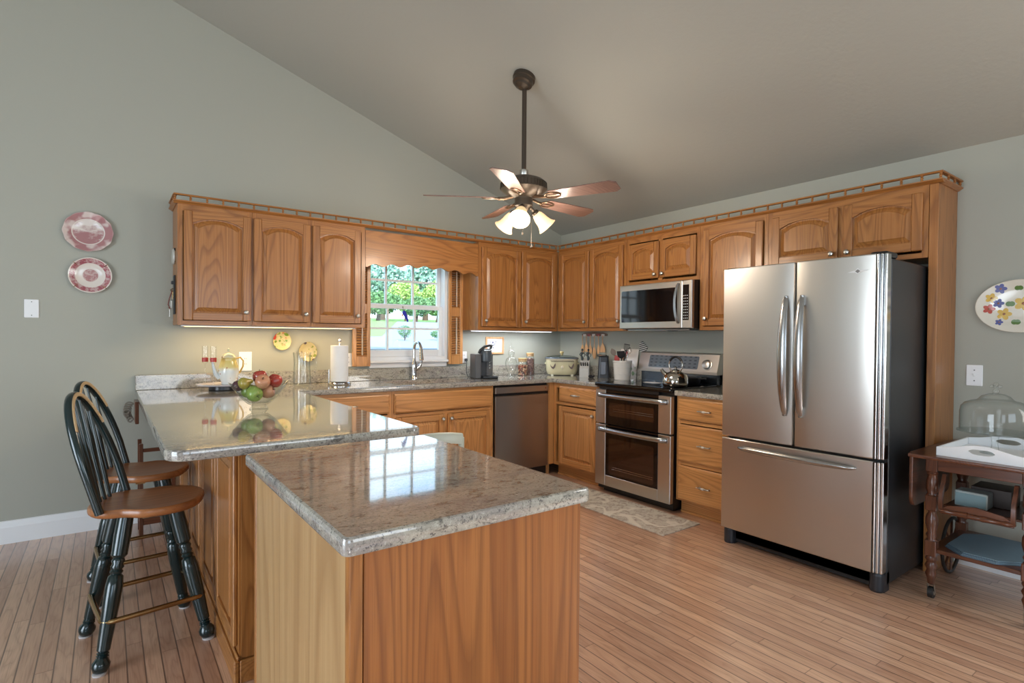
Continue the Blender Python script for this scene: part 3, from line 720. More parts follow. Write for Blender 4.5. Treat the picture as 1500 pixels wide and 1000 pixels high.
# ---- range
r = thing('range', 'stainless double-oven electric range with black glass cooktop', 'range', (-.33, -1.606, 0))
A, B = 1.216, 1.996
m = MB(r, TR); m.box(A+.004, B-.004, .02, .62, .03, .893); m.box(A+.03, B-.03, .05, .58, 0, .03); m.build('body', blk)
m = MB(r, TR); m.box(A-.001, B+.001, .085, .672, .893, .926, .008, 2); m.build('cooktop', blkgloss)
for u, d, rr in ((1.40, .50, .095), (1.40, .23, .075), (1.81, .50, .11), (1.81, .23, .075)):
    m = MB(r, TR); m.lathe([(rr, .9263), (rr, .9268), (rr-.004, .9268), (rr-.004, .9263)], (u, d, 0), n=32, cap=False); m.build('burner_ring', plain('burner_grey', (92, 92, 96), .3))
def oven(z0, z1, hz, win):
    m = MB(r, TR)
    m.box(A+.002, A+.118, .62, .662, z0, z1, .004); m.box(B-.118, B-.002, .62, .662, z0, z1, .004)
    m.box(A+.10, B-.10, .621, .640, z0+.004, z1-.004)
    if z0 < .2: m.box(A+.118, B-.118, .62, .6615, z0, win[0]-.02, .002)
    dr = m.build('oven_door', steel_m)
    m = MB(r, TR); m.box(A+.118, B-.118, .62, .6605, win[0]-.02 if z0 < .2 else z0, z1, .001); m.build('door_glass', blkgloss, dr)
    m = MB(r, TR); m.prism(rrect(A+.155, B-.155, win[0], win[1], .02), 'y', .6600, .6612); m.build('window', Mat('oven_window', .04, lin(46, 26, 18), coat=.6).m, dr)
    m = MB(r, TR); zz = win[0]+.055
    for k in range(2): m.tube([(A+.20, .6615, zz-.012+k*.016), (B-.165, .6615, zz-.012+k*.016)], .0009, 4)
    m.build('rack', chrome, dr)
    m = MB(r, TR); n = 18
    def hs(t):
        u = A+.03+(B-A-.06)*t; q = math.sin(PI*t)**.3; d = .664+.042*q
        return [(u, d-.008, hz-.020), (u, d+.006, hz-.016), (u, d+.011, hz), (u, d+.006, hz+.016), (u, d-.008, hz+.020), (u, d-.010, hz)]
    m.loft([hs(i/n) for i in range(n+1)]); m.build('handle', plain('satin_steel', (176, 176, 176), .26, 1), dr, ang=60)
oven(.585, .868, .822, (.655, .765)); oven(.068, .575, .537, (.175, .47))
m = MB(r, TR); m.box(A+.118, B-.118, .62, .655, .870, .892); m.box(A+.118, B-.118, .655, .660, .853, .866); m.build('vent_trim', blk)
m = MB(r, TR)
m.loft([[(u, .02, .926), (u, .085, .926), (u, .085, 1.0), (u, .075, 1.006), (u, .02, 1.006)] for u in (A+.005, B-.002)]); m.build('lower_backguard', plain('slate_steel', (112, 122, 134), .25, 1))
m = MB(r, TR)
m.loft([[(u, .02, 1.006), (u, .112, 1.006), (u, .112, 1.03), (u, .072, 1.168), (u, .055, 1.178), (u, .02, 1.178)] for u in (A-.012, B+.014)]); cp = m.build('control_panel', steel_m)
dm = Mat('display_glass', .08); dx, dy_, dz_ = dm.sep(dm.obj())
f1 = dm.math('FRACT', dm.math('MULTIPLY', dy_, 20.0)); f2 = dm.math('FRACT', dm.math('MULTIPLY', dz_, 36.0))
dk = dm.math('MULTIPLY', dm.ramp(f1, [(.45, 1.0), (.5, 0.0)]), dm.ramp(f2, [(.30, 1.0), (.35, 0.0)]))
dm.set('Base Color', dm.mix(dm.math('MULTIPLY', dk, .8), lin(104, 116, 128), lin(60, 68, 78))); dispm = dm.m
TS = lambda p: TR(Vector((p[0], .112-(p[2]-1.03)*.29+p[1], p[2])))
m = MB(r, TS); m.prism(rrect(A+.10, B-.17, 1.045, 1.150, .01), 'y', .0002, .0016); m.build('display', dispm, cp)
m = MB(r, TS)
P = TR(Vector((B-.085, .112-.04*.29+.0, 1.085)))
m.T = lambda p: p; m.lathe([(.045, 0), (.045, .004), (.038, .006), (.036, .024), (.030, .028), (.001, .028)], P+Vector((.004, 0, 0)), (-1, 0, .29), 24); m.build('dial', steel_m, cp)
for k, u in enumerate((1.55,)): pass

# ---- microwave
r = thing('microwave', 'stainless over-the-range microwave with a black glass door', 'microwave', (-.2, -1.605, 1.36))
m = MB(r, TR); m.box(1.240, 1.978, .005, .365, 1.372, 1.752); m.build('body', blk)
m = MB(r, TR); m.box(1.238, 1.890, .365, .402, 1.378, 1.750, .006, 2); dr = m.build('door', steel_m)
m = MB(r, TR); m.prism(rrect(1.262, 1.842, 1.432, 1.700, .01), 'y', .4018, .4034); m.build('window', blkgloss, dr)
m = MB(r, TR); n = 14
def hs(t):
    z = 1.415+.315*t; q = math.sin(PI*t)**.5; d = .406+.035*q; u = 1.853-.012*math.sin(PI*t)
    return [(u-.012, d-.004, z), (u, d+.009, z), (u+.012, d-.004, z), (u, d-.009, z)]
m.loft([hs(i/n) for i in range(n+1)]); m.build('handle', plain('satin_steel', (176, 176, 176), .26, 1), dr, ang=60)
m = MB(r, TR); m.box(1.892, 1.976, .365, .400, 1.378, 1.750, .004); cp = m.build('control_panel', steel_m)
m = MB(r, TR); m.box(1.894, 1.950, .400, .4016, 1.440, 1.715); kp = m.build('keypad', blkgloss, cp)
m = MB(r, TR)
for i in range(3):
    for j in range(9): m.box(1.900+i*.016, 1.909+i*.016, .4016, .4020, 1.452+j*.022, 1.458+j*.022)
m.build('buttons', plain('pale_print', (200, 200, 196), .5), cp)
m = MB(r, TR); m.box(1.30, 1.93, .03, .36, 1.362, 1.372); m.box(1.50, 1.70, .20, .34, 1.355, 1.362, .002); m.build('vent_underside', plain('grey_metal', (150, 150, 150), .3, .8))

# ---- dishwasher
r = thing('dishwasher', 'stainless dishwasher between sink cabinet and corner post', 'dishwasher', (-.985, -.3, 0))
m = MB(r, TB); m.box(-1.290, -.678, .03, .585, .02, .872); m.box(-1.28, -.69, .45, .53, 0, .10); m.build('body', blk)
m = MB(r, TB); m.box(-1.284, -.682, .585, .622, .105, .778, .004); m.build('door', steel_dk)
m = MB(r, TB); m.box(-1.284, -.682, .585, .622, .800, .858, .004); m.build('control_strip', steel_dk)
m = MB(r, TB); m.box(-1.284, -.682, .585, .602, .776, .802); m.build('handle_recess', blk)
m = MB(r, TB); m.lathe([(.006, 0), (.006, .001)], (-.72, .6225, .83), (0, 1, 0), 12); m.build('button', plain('red_print', (150, 70, 50), .4))

# ================================================================== lights that show
m = MB(); m.box(-3.60, -2.40, -.245, -.155, 1.3535, 1.3625, .002); m.mi = 1; m.box(-3.58, -2.42, -.235, -.165, 1.3525, 1.3536)
solo(m, 'under_cabinet_light', [white_m, emis('warm_strip', (255, 214, 140), 5)], 'warm yellow strip light under the left wall cabinets', 'light', (-3, -.2, 1.355))
m = MB(); m.box(-1.26, -.32, -.245, -.155, 1.3535, 1.3625, .002); m.mi = 1; m.box(-1.25, -.33, -.235, -.165, 1.3525, 1.3536)
solo(m, 'under_cabinet_light', [white_m, emis('cool_strip', (238, 244, 255), 7)], 'cool white strip light under the cabinet right of the window', 'light', (-.8, -.2, 1.355))

# ---- ceiling fan
FXc, FYc = -1.783, -1.657
r = thing('ceiling_fan', 'bronze five-blade ceiling fan with frosted bell lamp shades', 'ceiling fan', (FXc, FYc, 2.3))
nrm = Vector((-SL, 0, -1)).normalized()
m = MB(r); P = Vector((FXc, FYc, ZC-SL*FXc)); m.lathe([(.074, -.01), (.075, .025), (.068, .030), (.066, .055), (.050, .060), (.046, .075), (.030, .082), (.018, .09)], P, nrm, 28); m.build('canopy', bronze, ang=30)
m = MB(r); m.cyl((FXc, FYc, 2.94), (FXc, FYc, 2.36), .0155, n=14); m.build('downrod', bronze)
m = MB(r); m.lathe([(.03, 2.40), (.03, 2.365), (.022, 2.35)], (FXc, FYc, 0), n=16); m.build('rod_collar', nickel)
m = MB(r); m.lathe([(.02, 2.36), (.07, 2.355), (.125, 2.335), (.150, 2.315), (.152, 2.27), (.135, 2.255), (.11, 2.235), (.06, 2.215), (.06, 2.205)], (FXc, FYc, 0), n=40)
for k in range(40):
    a = 2*PI*k/40; m.tube([(FXc+.151*math.cos(a), FYc+.151*math.sin(a), 2.312), (FXc+.153*math.cos(a), FYc+.153*math.sin(a), 2.273)], .004, 5)
m.build('motor_housing', bronze)
m = MB(r); m.lathe([(.055, 2.215), (.060, 2.205), (.060, 2.165), (.045, 2.15), (.03, 2.135), (.02, 2.13)], (FXc, FYc, 0), n=24); m.build('light_hub', bronze)
blade_m = wood('fan_blade_wood', 'x', (128, 100, 90), (112, 86, 78), (84, 62, 56), rough=.35, ring=3)
for k in range(5):
    a = math.radians(5+72*k); ca, sa = math.cos(a), math.sin(a); pitch = math.radians(-13)
    def TF(p, ca=ca, sa=sa):
        x, y, z = p; y2 = y*math.cos(pitch)-z*math.sin(pitch); z2 = y*math.sin(pitch)+z*math.cos(pitch)
        return Vector((FXc+ca*x-sa*y2, FYc+sa*x+ca*y2, 2.212+z2))
    pl = [(.20, -.052), (.62, -.070), (.655, -.045), (.655, .045), (.62, .070), (.20, .052), (.185, 0)]
    bo = bpy.data.objects.new('x', None) if False else None
    m = MB(r, TF); m.prism(pl, 'z', 0, .006, .0015); b_ = m.build('blade', blade_m)
    m = MB(r, TF); m.tube([(.07, .0, .012), (.13, 0, -.002), (.17, 0, -.004)], .011, 8, ry=.006)
    m.tube([(.17+.055*math.cos(t)+.045, .034*math.sin(t), -.003) for t in [i*2*PI/18 for i in range(18)]], .006, 6, True); m.box(.16, .28, -.006, .006, -.004, -.0005)
    m.build('blade_iron', plain('antique_bronze', (120, 98, 78), .3, .8), b_)
shade_m = emis('frosted_amber_glass', (255, 222, 170), .4)
for k in range(3):
    a = math.radians(-136+120*k); D = Vector((math.cos(a)*.72, math.sin(a)*.72, -.70)).normalized()
    P0 = Vector((FXc+.045*math.cos(a), FYc+.045*math.sin(a), 2.165)); P1 = P0+D*.055
    m = MB(r); m.tube([P0, P0+D*.03, P1], .011, 10); m.lathe([(.018, .04), (.026, .05), (.027, .07)], P0, D, 16); arm = m.build('lamp_arm', bronze)
    m = MB(r)
    m.lathe([(.026, .062), (.034, .075), (.041, .10), (.044, .125), (.050, .150), (.062, .172), (.069, .178), (.066, .178), (.059, .171), (.047, .150), (.041, .125), (.038, .10), (.031, .077), (.024, .066)], P0, D, 24, cap=False)
    sh = m.build('lamp_shade', shade_m, ang=60)
    m = MB(r); c = P0+D*.118; m.lathe([(.008, -.04), (.010, -.02), (.024, 0), (.027, .015), (.020, .034), (.001, .042)], c, D, 14); m.build('bulb', emis('warm_bulb', (255, 226, 180), 3), sh, ang=60)
    ld = bpy.data.lights.new('fan_bulb_light', 'POINT'); ld.energy = 12; ld.color = (1, .86, .70); ld.shadow_soft_size = .09
    lo = bpy.data.objects.new('fan_bulb_light', ld); COL.objects.link(lo); lo.location = P0+D*.20
m = MB(r); m.cyl((FXc-.03, FYc-.03, 2.15), (FXc-.03, FYc-.03, 1.985), .0009, n=5); m.lathe([(.001, 0), (.006, .006), (.004, .02), (.001, .024)], (FXc-.03, FYc-.03, 1.963), n=8); m.build('pull_chain', bronze)
m = MB(r); m.cyl((FXc+.035, FYc-.04, 2.15), (FXc+.035, FYc-.04, 1.905), .0009, n=5); m.lathe([(.001, 0), (.006, .006), (.004, .02), (.001, .024)], (FXc+.035, FYc-.04, 1.885), n=8); m.build('pull_chain', bronze)

# ================================================================== things on walls
def oval_plate(name, x, z, rx, rz, mat, label, cat='plate', n=48, lobes=0, wire=False):
    m = MB()
    def lp(k, y): return [(x+rx*k*(1+.018*lobes*math.cos(12*t))*math.cos(t), y, z+rz*k*(1+.018*lobes*math.cos(12*t))*math.sin(t)) for t in [2*PI*i/n for i in range(n)]]
    m.loft([lp(.55, -.004), lp(.6, -.004), lp(.99, -.022), lp(1.0, -.024), lp(.985, -.0255), lp(.64, -.012), lp(.58, -.009), lp(.3, -.009)])
    if wire:
        m.mi = 1
        for a in (.7, 2.4, 3.9, 5.5): m.tube([(x+rx*math.cos(a)*q, -.028 if q < 1 else y_, z+rz*math.sin(a)*q) for q, y_ in ((.95, 0), (1.03, -.024), (.8, -.003))], .0018, 5)
    return solo(m, name, mat if isinstance(mat, list) else [mat, brass], label, cat, (x, -.01, z), ang=40)
def ringed(name, cx, cz, rx, rz, white, red, scene):
    M = Mat(name, .15, coat=.3); x, y, z = M.sep(M.obj())
    u = M.math('DIVIDE', x, rx); v_ = M.math('DIVIDE', z, rz)
    q = M.math('SQRT', M.math('ADD', M.math('MULTIPLY', u, u), M.math('MULTIPLY', v_, v_)))
    n = M.noise(M.obj(), 42, 4, .7); n2 = M.noise(M.map(M.obj(), (1, 1, 1.8)), 16, 4, .6)
    pat = M.ramp(n, [(.42, 0.0), (.56, 1.0)])
    if scene:
        ring = M.ramp(q, [(.0, 0.0), (.655, 0.0), (.665, .9), (.96, .9), (.98, .6)]); ctr = M.ramp(q, [(0, 1.0), (.60, 1.0), (.63, 0.0)])
        big = M.ramp(M.noise(M.obj(), 13, 2), [(.40, 0.0), (.52, 1.0)])
        c = M.mix(M.math('MULTIPLY', ring, M.math('ADD', .25, M.math('MULTIPLY', big, .65))), lin(*white), lin(*red))
        land = M.math('MULTIPLY', ctr, M.ramp(M.math('ADD', n2, M.math('MULTIPLY', v_, -.35)), [(.35, 0.0), (.6, .8)]))
        c = M.mix(land, c, lin(*red))
    else:
        ring = M.ramp(q, [(.0, .8), (.34, .8), (.36, 0.0), (.68, 0.0), (.70, 1.0), (.93, 1.0), (.95, 0.0)])
        c = M.mix(M.math('MULTIPLY', ring, M.math('ADD', .5, M.math('MULTIPLY', pat, .5))), lin(*white), lin(*red))
    M.set('Base Color', c); return M.m
oval_plate('wall_plate', -4.105, 1.963, .133, .128, ringed('red_scenic_plate', 0, 0, .133, .128, (222, 214, 208), (150, 78, 88), True), 'round red transferware plate with a scene, upper of the two at far left', lobes=1)
oval_plate('wall_plate', -4.095, 1.680, .116, .116, ringed('red_banded_plate', 0, 0, .116, .116, (222, 214, 206), (160, 88, 98), False), 'round cream plate with a red band and medallion, lower of the two at far left', wire=True)
def floral(name, base, rim, spots, scale=22):
    M = Mat(name, .2, coat=.3); c = lin(*base)
    o = M.obj()
    for i, (col, th, seed) in enumerate(spots):
        v_ = M.map(o, loc=(seed*3.1, 0, seed*1.7)); wob = M.noise(v_, scale*1.6, 3, .6, 0, 'Color'); v_ = M.vec('ADD', v_, M.vec('MULTIPLY', wob, (.035, .035, .035))); d = M.vor(v_, scale)
        k = M.white(M.n('ShaderNodeTexVoronoi').outputs['Color']) if False else None
        n = M.noise(v_, scale*.35, 2); m1 = M.math('MULTIPLY', M.ramp(d, [(.34, 1.0), (.42, 0.0)]), M.ramp(n, [(th, 0.0), (th+.03, 1.0)]))
        c = M.mix(m1, c, lin(*col))
    M.set('Base Color', c); return M.m
oval_plate('wall_plate', -2.903, 1.254, .068, .072, floral('fruit_plate_a', (206, 192, 140), (200, 180, 110), [((110, 140, 50), .40, 1), ((186, 66, 56), .48, 3)], 27), 'small round yellow plate with red fruit, higher of the two under the cabinets')
oval_plate('wall_plate', -2.706, 1.167, .072, .080, floral('fruit_plate_b', (188, 174, 132), (200, 180, 110), [((126, 136, 60), .40, 2), ((70, 60, 80), .48, 5)], 27), 'small round tan plate with dark grapes, lower of the two under the cabinets')
def wallplate(T, u, w, wd, h, kind, label, cat='outlet'):
    m = MB(None, T); m.box(u-wd/2, u+wd/2, .0, .006, w-h/2, w+h/2, .003)
    m.mi = 1
    if kind == 'blank':
        for s_ in (-1, 1): m.lathe([(.003, 0), (.002, .001)], T(Vector((u, .006, w+s_*.042))) if False else (u, .0062, w+s_*.042), (0, 1, 0), 8)
    elif kind == 'outlet':
        for k in range(round(wd/.07)):
            uc = u+(k-(round(wd/.07)-1)/2)*.046
            for s_ in (-1, 1):
                m.mi = 0; m.box(uc-.015, uc+.015, .006, .0075, w+s_*.020-.013, w+s_*.020+.013, .001); m.mi = 1
                m.box(uc-.007, uc-.0045, .0075, .0079, w+s_*.020-.004, w+s_*.020+.006); m.box(uc+.0045, uc+.007, .0075, .0079, w+s_*.020-.004, w+s_*.020+.006)
    else:
        m.mi = 0; m.box(u-.005, u+.005, .006, .016, w-.004, w+.012, .002); m.mi = 1
        for s_ in (-1, 1): m.box(u-.003, u+.003, .006, .0068, w+s_*.03-.003, w+s_*.03+.003)
    o = m.build('wall_plate_cover' if kind == 'blank' else ('switch_plate' if kind == 'switch' else 'outlet'), [white_m, plain('slot_grey', (90, 90, 92), .5)], None, 35, T(Vector((u, 0, w)))); return tag(o, label, cat)
wallplate(TB, -4.388, 1.452, .072, .115, 'blank', 'blank white switch plate on the wall left of the stools', 'wall plate')
wallplate(TB, -3.163, 1.098, .09, .145, 'outlet', 'double white outlet behind the coffee pot')
wallplate(TB, -2.372, 1.095, .07, .115, 'outlet', 'single white outlet right of the paper towel holder')
wallplate(TB, -1.235, 1.10, .07, .115, 'outlet', 'white outlet with a black plug left of the coffee maker')
wallplate(TR, 3.594, 1.098, .075, .12, 'switch', 'white toggle switch plate right of the fridge panel', 'switch')
# large floral oval on the right wall
m = MB(None, TR); U, Wz = 3.79, 1.487; n = 48
lp = lambda k, d: [(U+.195*k*math.cos(t), d, Wz+.145*k*math.sin(t)) for t in [2*PI*i/n for i in range(n)]]
m.loft([lp(.6, .003), lp(.66, .003), lp(.985, .020), lp(1.0, .023), lp(.985, .025), lp(.70, .012), lp(.62, .009), lp(.3, .009)])
fl = []
# flowers painted on the plate as thin glaze patches of real shape
cols = [(214, 176, 60), (92, 100, 160), (150, 110, 160), (190, 84, 70), (96, 130, 70)]
def flower(u, w, R_, ci, pet=6, d=.0095):
    mm_ = MB(None, TR)
    pts = [(u+R_*(.62+.38*abs(math.cos(pet/2*t)))*math.cos(t), w+R_*(.62+.38*abs(math.cos(pet/2*t)))*math.sin(t)) for t in [2*PI*i/36 for i in range(36)]]
    return pts, d, ci
for (u, w_, R_, ci) in ((3.80, 1.500, .042, 0), (3.72, 1.435+.01, .034, 0), (3.665, 1.535, .028, 0), (3.665+.03, 1.505, .026, 1), (3.705, 1.585, .028, 1), (3.70, 1.40, .018, 1), (3.655, 1.475, .028, 3), (3.86, 1.56, .03, 2), (3.88, 1.45, .036, 0), (3.92, 1.52, .03, 1), (3.77, 1.40, .02, 4), (3.78, 1.585, .018, 4), (3.745, 1.50, .02, 4), (3.845, 1.49, .022, 4)):
    q = math.hypot((u-U)/.195, (w_-Wz)/.145); dd = .0095 if q < .62 else .012+(q-.70)/.285*.013 if q > .7 else .0105
    fl.append((u, w_, R_, ci, dd))
flp = solo(m, 'wall_plate', plain('cream_glaze', (226, 222, 208), .15, coat=.4), 'large oval plate with yellow and blue flowers on the right wall', 'plate', (0, -U, Wz), ang=40)
for (u, w_, R_, ci, dd) in fl:
    m = MB(None, TR); m.o = Vector((0, -U, Wz)); m.root = None
    slope = .046*(1 if math.hypot((u-U)/.195, (w_-Wz)/.145) > .66 else 0)
    def zdep(uu, ww):
        q = math.hypot((uu-U)/.195, (ww-Wz)/.145); return (.0092 if q < .62 else .0092+(q-.62)/.08*.003 if q < .7 else min(.0122+(q-.70)/.285*.013, .0252))+.0006
    pet = 5 if ci != 4 else 2; N = 30
    ring_ = [(u+R_*(.60+.40*abs(math.cos(pet/2*t)))*math.cos(t), w_+R_*(.60+.40*abs(math.cos(pet/2*t)))*math.sin(t)) for t in [2*PI*i/N for i in range(N)]]
    L = [[(u+(a-u)*k, zdep(u+(a-u)*k, w_+(b_-w_)*k), w_+(b_-w_)*k) for a, b_ in ring_] for k in (1, .66, .33, .05)]
    m.loft(L, True, False, True)
    if ci != 4:
        m.mi = 1; m.loft([[(u+R_*.2*math.cos(t), zdep(u, w_)+.0009, w_+R_*.2*math.sin(t)) for t in [2*PI*i/10 for i in range(10)]], [(u+R_*.02*math.cos(t), zdep(u, w_)+.0014, w_+R_*.02*math.sin(t)) for t in [2*PI*i/10 for i in range(10)]]], True, False, True)
    o = m.build('painted_leaf' if ci == 4 else 'painted_flower', [plain('glaze_%d' % ci, cols[ci], .2, coat=.3), plain('glaze_center', (150, 90, 40), .3)], flp); o.location = (0, 0, 0)

# framed picture behind the coffee maker
r = thing('framed_picture', 'small wood-framed picture on the wall behind the coffee maker', 'picture', (-.875, 0, 1.13))
m = MB(r, TB)
for a, b_, c, d in ((-.985, -.965, 1.128, 1.300), (-.785, -.765, 1.128, 1.300), (-.965, -.785, 1.128, 1.148), (-.965, -.785, 1.280, 1.300)): m.box(a, b_, 0, .014, c, d, .003)
m.build('frame', spoonw)
m = MB(r, TB); m.box(-.966, -.784, .002, .006, 1.147, 1.281); m.build('backing', plain('picture_paper', (232, 234, 238), .6))
m = MB(r, TB)
rg = random.Random(3)
for k in range(16):
    u = -.90+rg.gauss(0, .020)+k*.001; w_ = 1.255-abs(rg.gauss(0, .03)); s_ = .006
    m.lathe([(s_, .0062), (s_*.6, .0068), (.0005, .0070)], (u, 0, w_) if False else (u, .0, w_), (0, 1, 0), 7)
m.build('grape_print', plain('ink_violet', (96, 98, 130), .6))

# wooden spoon rack
r = thing('spoon_rack', 'red and white checked wall rail under the corner cabinet, hung with wooden spoons', 'rack', (0, -.53, 1.32))
m = MB(r, TR); m.mi = 0
m.prism([(.358, 1.318), (.708, 1.318), (.712, 1.338), (.66, 1.350), (.56, 1.357), (.53, 1.359), (.50, 1.357), (.40, 1.350), (.354, 1.338)], 'y', .001, .012)
m.build('rail', plain('rail_brown', (120, 96, 80), .5))
for i in range(5):
    m = MB(r, TR); m.box(.378+i*.066, .420+i*.066, .012, .019, 1.314, 1.338, .002); m.build('tab', [plain('tab_white', (226, 214, 206), .5), plain('tab_red', (160, 74, 78), .5)][i % 2])
pg = 'wooden spoons on the wall rack'
labs = ['wooden spoon hanging leftmost on the checked rack', 'slotted wooden spatula second from left on the checked rack', 'wooden spoon third from left on the checked rack', 'long wooden spoon reaching lowest, middle of the checked rack', 'slim wooden spoon second from right on the checked rack', 'broad wooden spatula rightmost on the checked rack']
for i in range(6):
    u = .375+i*.058; L = (.19, .17, .2, .24, .19, .17)[i]; wd = (.022, .026, .024, .024, .018, .036)[i]
    m = MB(None, TR); z1 = 1.325
    def sec(t):
        z = z1-L*t; hw = .005+(wd-.005)*max(0, math.sin(PI*min(1, max(0, (t-.5)/.55))))**.7 if i not in (1, 5) else .005+(wd-.005)*max(0, min(1, (t-.45)/.3))
        if i not in (1, 5) and t >= 1: hw = .006
        return [(u-hw, .022, z), (u, .017, z), (u+hw, .022, z), (u, .028, z)]
    m.loft([sec(k/14) for k in range(15)])
    o = solo(m, 'wooden_spatula' if i in (1, 5) else 'wooden_spoon', spoonw, labs[i], 'spatula' if i in (1, 5) else 'spoon', (-.02, -u, z1), 'wooden utensils on the checked rack', 60)

# key rack and small clip on the end of the cabinet row
r = thing('key_rack', 'small dark key rack with hanging keys on the left end of the wall cabinets', 'key rack', (-3.634, -.16, 1.56))
m = MB(r); m.box(-3.642, -3.633, -.20, -.12, 1.435, 1.70, .002); m.box(-3.655, -3.642, -.19, -.13, 1.64, 1.66); m.build('board', plain('rack_black', (40, 42, 44), .4))
rg = random.Random(5)
for k in range(7):
    y = -.19+k*.011; z = 1.60-(k % 3)*.06; x = -3.648-(k % 3)*.008
    m = MB(r); m.tube([(x+.009*math.cos(t), y, z+.009*math.sin(t)) for t in [i*PI/4 for i in range(8)]], .0012, 5, True); m.prism([(y-.004, z-.012), (y+.008, z-.014), (y+.006, z-.06), (y-.001, z-.062)], 'x', x-.001, x+.001); m.build('key', nickel if k % 3 else brass)
m = MB(r); m.tube([(-3.648, -.15, 1.60), (-3.665, -.15, 1.54), (-3.672, -.15, 1.50), (-3.66, -.15, 1.47)], .0035, 6); m.build('lanyard', plain('tag_red', (130, 66, 62), .6))
m = MB(); m.lathe([(.001, -.002), (.052, 0), (.055, .006), (.050, .016), (.03, .018), (.001, .018)], (-3.633, -.15, 1.83), (-1, 0, 0), 24); m.mi = 1; m.box(-3.640, -3.633, -.19, -.11, 1.79, 1.885, .002)
solo(m, 'timer', [plain('pale_enamel', (196, 196, 188), .3), plain('rack_black', (40, 42, 44), .4)], 'round white kitchen timer on the left end of the wall cabinets', 'timer', (-3.64, -.15, 1.8))

# suncatcher bird on the window
r = thing('suncatcher', 'blue and orange bird suncatcher hanging in the kitchen window', 'suncatcher', (-1.835, .03, 1.50))
m = MB(r); m.prism([(-1.860, 1.512), (-1.852, 1.528), (-1.838, 1.533), (-1.826, 1.522), (-1.815, 1.495), (-1.805, 1.462), (-1.798, 1.435), (-1.81, 1.428), (-1.822, 1.452), (-1.838, 1.478), (-1.852, 1.495)], 'y', .034, .040, .001); m.build('bird', plain('cobalt_glass', (58, 62, 190), .15))
m = MB(r); m.prism([(-1.868, 1.486), (-1.858, 1.500), (-1.852, 1.490), (-1.858, 1.478)], 'y', .034, .040); m.build('breast', plain('orange_glass', (220, 130, 50), .2))
m = MB(r); m.cyl((-1.846, .037, 1.53), (-1.852, .040, 1.56), .001, n=5); m.ball((-1.853, .041, 1.562), .008, 10, (1, .5, 1)); m.build('suction_hook', nickel)
# ================================================================== on the counters
Z0 = CT+.0003
def arc3(c, r_, a0, a1, n, ax='xz'):
    out = []
    for i in range(n+1):
        a = a0+(a1-a0)*i/n; p = [c[0], c[1], c[2]]
        if ax == 'xz': p[0] += r_*math.cos(a)
        else: p[1] += r_*math.cos(a)
        p[2] += r_*math.sin(a); out.append(tuple(p))
    return out
# tap
r = thing('kitchen_faucet', 'tall chrome pull-down faucet behind the sink', 'faucet', (-1.80, -.085, Z0))
m = MB(r); m.lathe([(.030, 0), (.030, .006), (.024, .012), (.022, .06), (.026, .10), (.024, .14), (.016, .17), (.014, .20)], (-1.80, -.085, Z0), n=20)
m.tube([(-1.80, -.085, Z0+.19), (-1.80, -.085, Z0+.26)]+arc3((-1.80, -.15, Z0+.27), .065, 0, PI*.92, 10, 'yz'), .0125, 12); m.build('spout', chrome, ang=60)
m = MB(r); m.lathe([(.013, 0), (.016, .01), (.018, .07), (.021, .115), (.018, .12), (.001, .12)], (-1.80, -.214, Z0+.295), (0, -.12, -1), 18); m.build('spray_head', chrome)
m = MB(r); m.tube([(-1.778, -.085, Z0+.09), (-1.745, -.085, Z0+.115), (-1.725, -.088, Z0+.16), (-1.722, -.09, Z0+.21)], [.018, .018, .008, .006], 10); m.ball((-1.722, -.09, Z0+.212), .009, 10); m.build('lever', chrome, ang=60)

# platter, coffee pot, flutes
r = thing('platter', 'round white platter on a low dark foot, holding the coffee pot', 'platter', (-3.355, -.27, Z0))
m = MB(r); m.lathe([(.085, 0), (.09, .004), (.088, .024), (.08, .026)], (-3.355, -.27, Z0), n=32); m.build('foot', plain('dark_foot', (50, 44, 42), .3))
m = MB(r); m.lathe([(.08, .026), (.13, .028), (.165, .036), (.168, .042), (.162, .042), (.13, .035), (.001, .034)], (-3.355, -.27, Z0), n=48); m.build('plate', plain('lilac_white_china', (226, 222, 232), .15, coat=.4))
pz = Z0+.0345
r = thing('coffee_pot', 'tall yellow and white china coffee pot with gold handle', 'coffee pot', (-3.32, -.27, pz))
def potmat():
    M = Mat('floral_china', .12, coat=.5); x, y, z = M.sep(M.obj()); n = M.noise(M.obj(), 26, 3)
    c = M.ramp(M.math('ADD', z, M.math('MULTIPLY', n, .02)), [(.105, lin(222, 226, 224)), (.135, lin(226, 210, 140)), (.19, lin(214, 194, 110)), (.205, lin(226, 220, 190))])
    v_ = M.map(M.obj(), (1, 1, 1)); sp_ = M.math('MULTIPLY', M.ramp(M.vor(v_, 48), [(.25, 1.0), (.34, 0.0)]), M.ramp(M.noise(v_, 16, 2), [(.55, 0.0), (.58, 1.0)]))
    M.set('Base Color', M.mix(sp_, c, lin(170, 96, 74))); return M.m
pm = potmat()
m = MB(r); cc = (-3.32, -.27, pz); m.lathe([(.040, 0), (.046, .006), (.044, .014), (.058, .045), (.066, .085), (.064, .12), (.052, .16), (.045, .185), (.049, .192), (.046, .196)], cc, n=36); m.build('body', pm, ang=60)
m = MB(r); m.lathe([(.046, .192), (.044, .202), (.030, .216), (.012, .222), (.005, .226), (.004, .232), (.009, .240), (.008, .25), (.001, .256)], cc, n=28); m.build('lid', plain('pale_green_china', (206, 206, 176), .15, coat=.4), ang=60)
m = MB(r); m.tube([(-3.375, -.27, pz+.05), (-3.400, -.27, pz+.075), (-3.412, -.27, pz+.12), (-3.420, -.27, pz+.165), (-3.436, -.27, pz+.188)], [.020, .016, .011, .009, .007], 12); m.build('spout', plain('blue_white_china', (206, 214, 216), .12, coat=.5), ang=60)
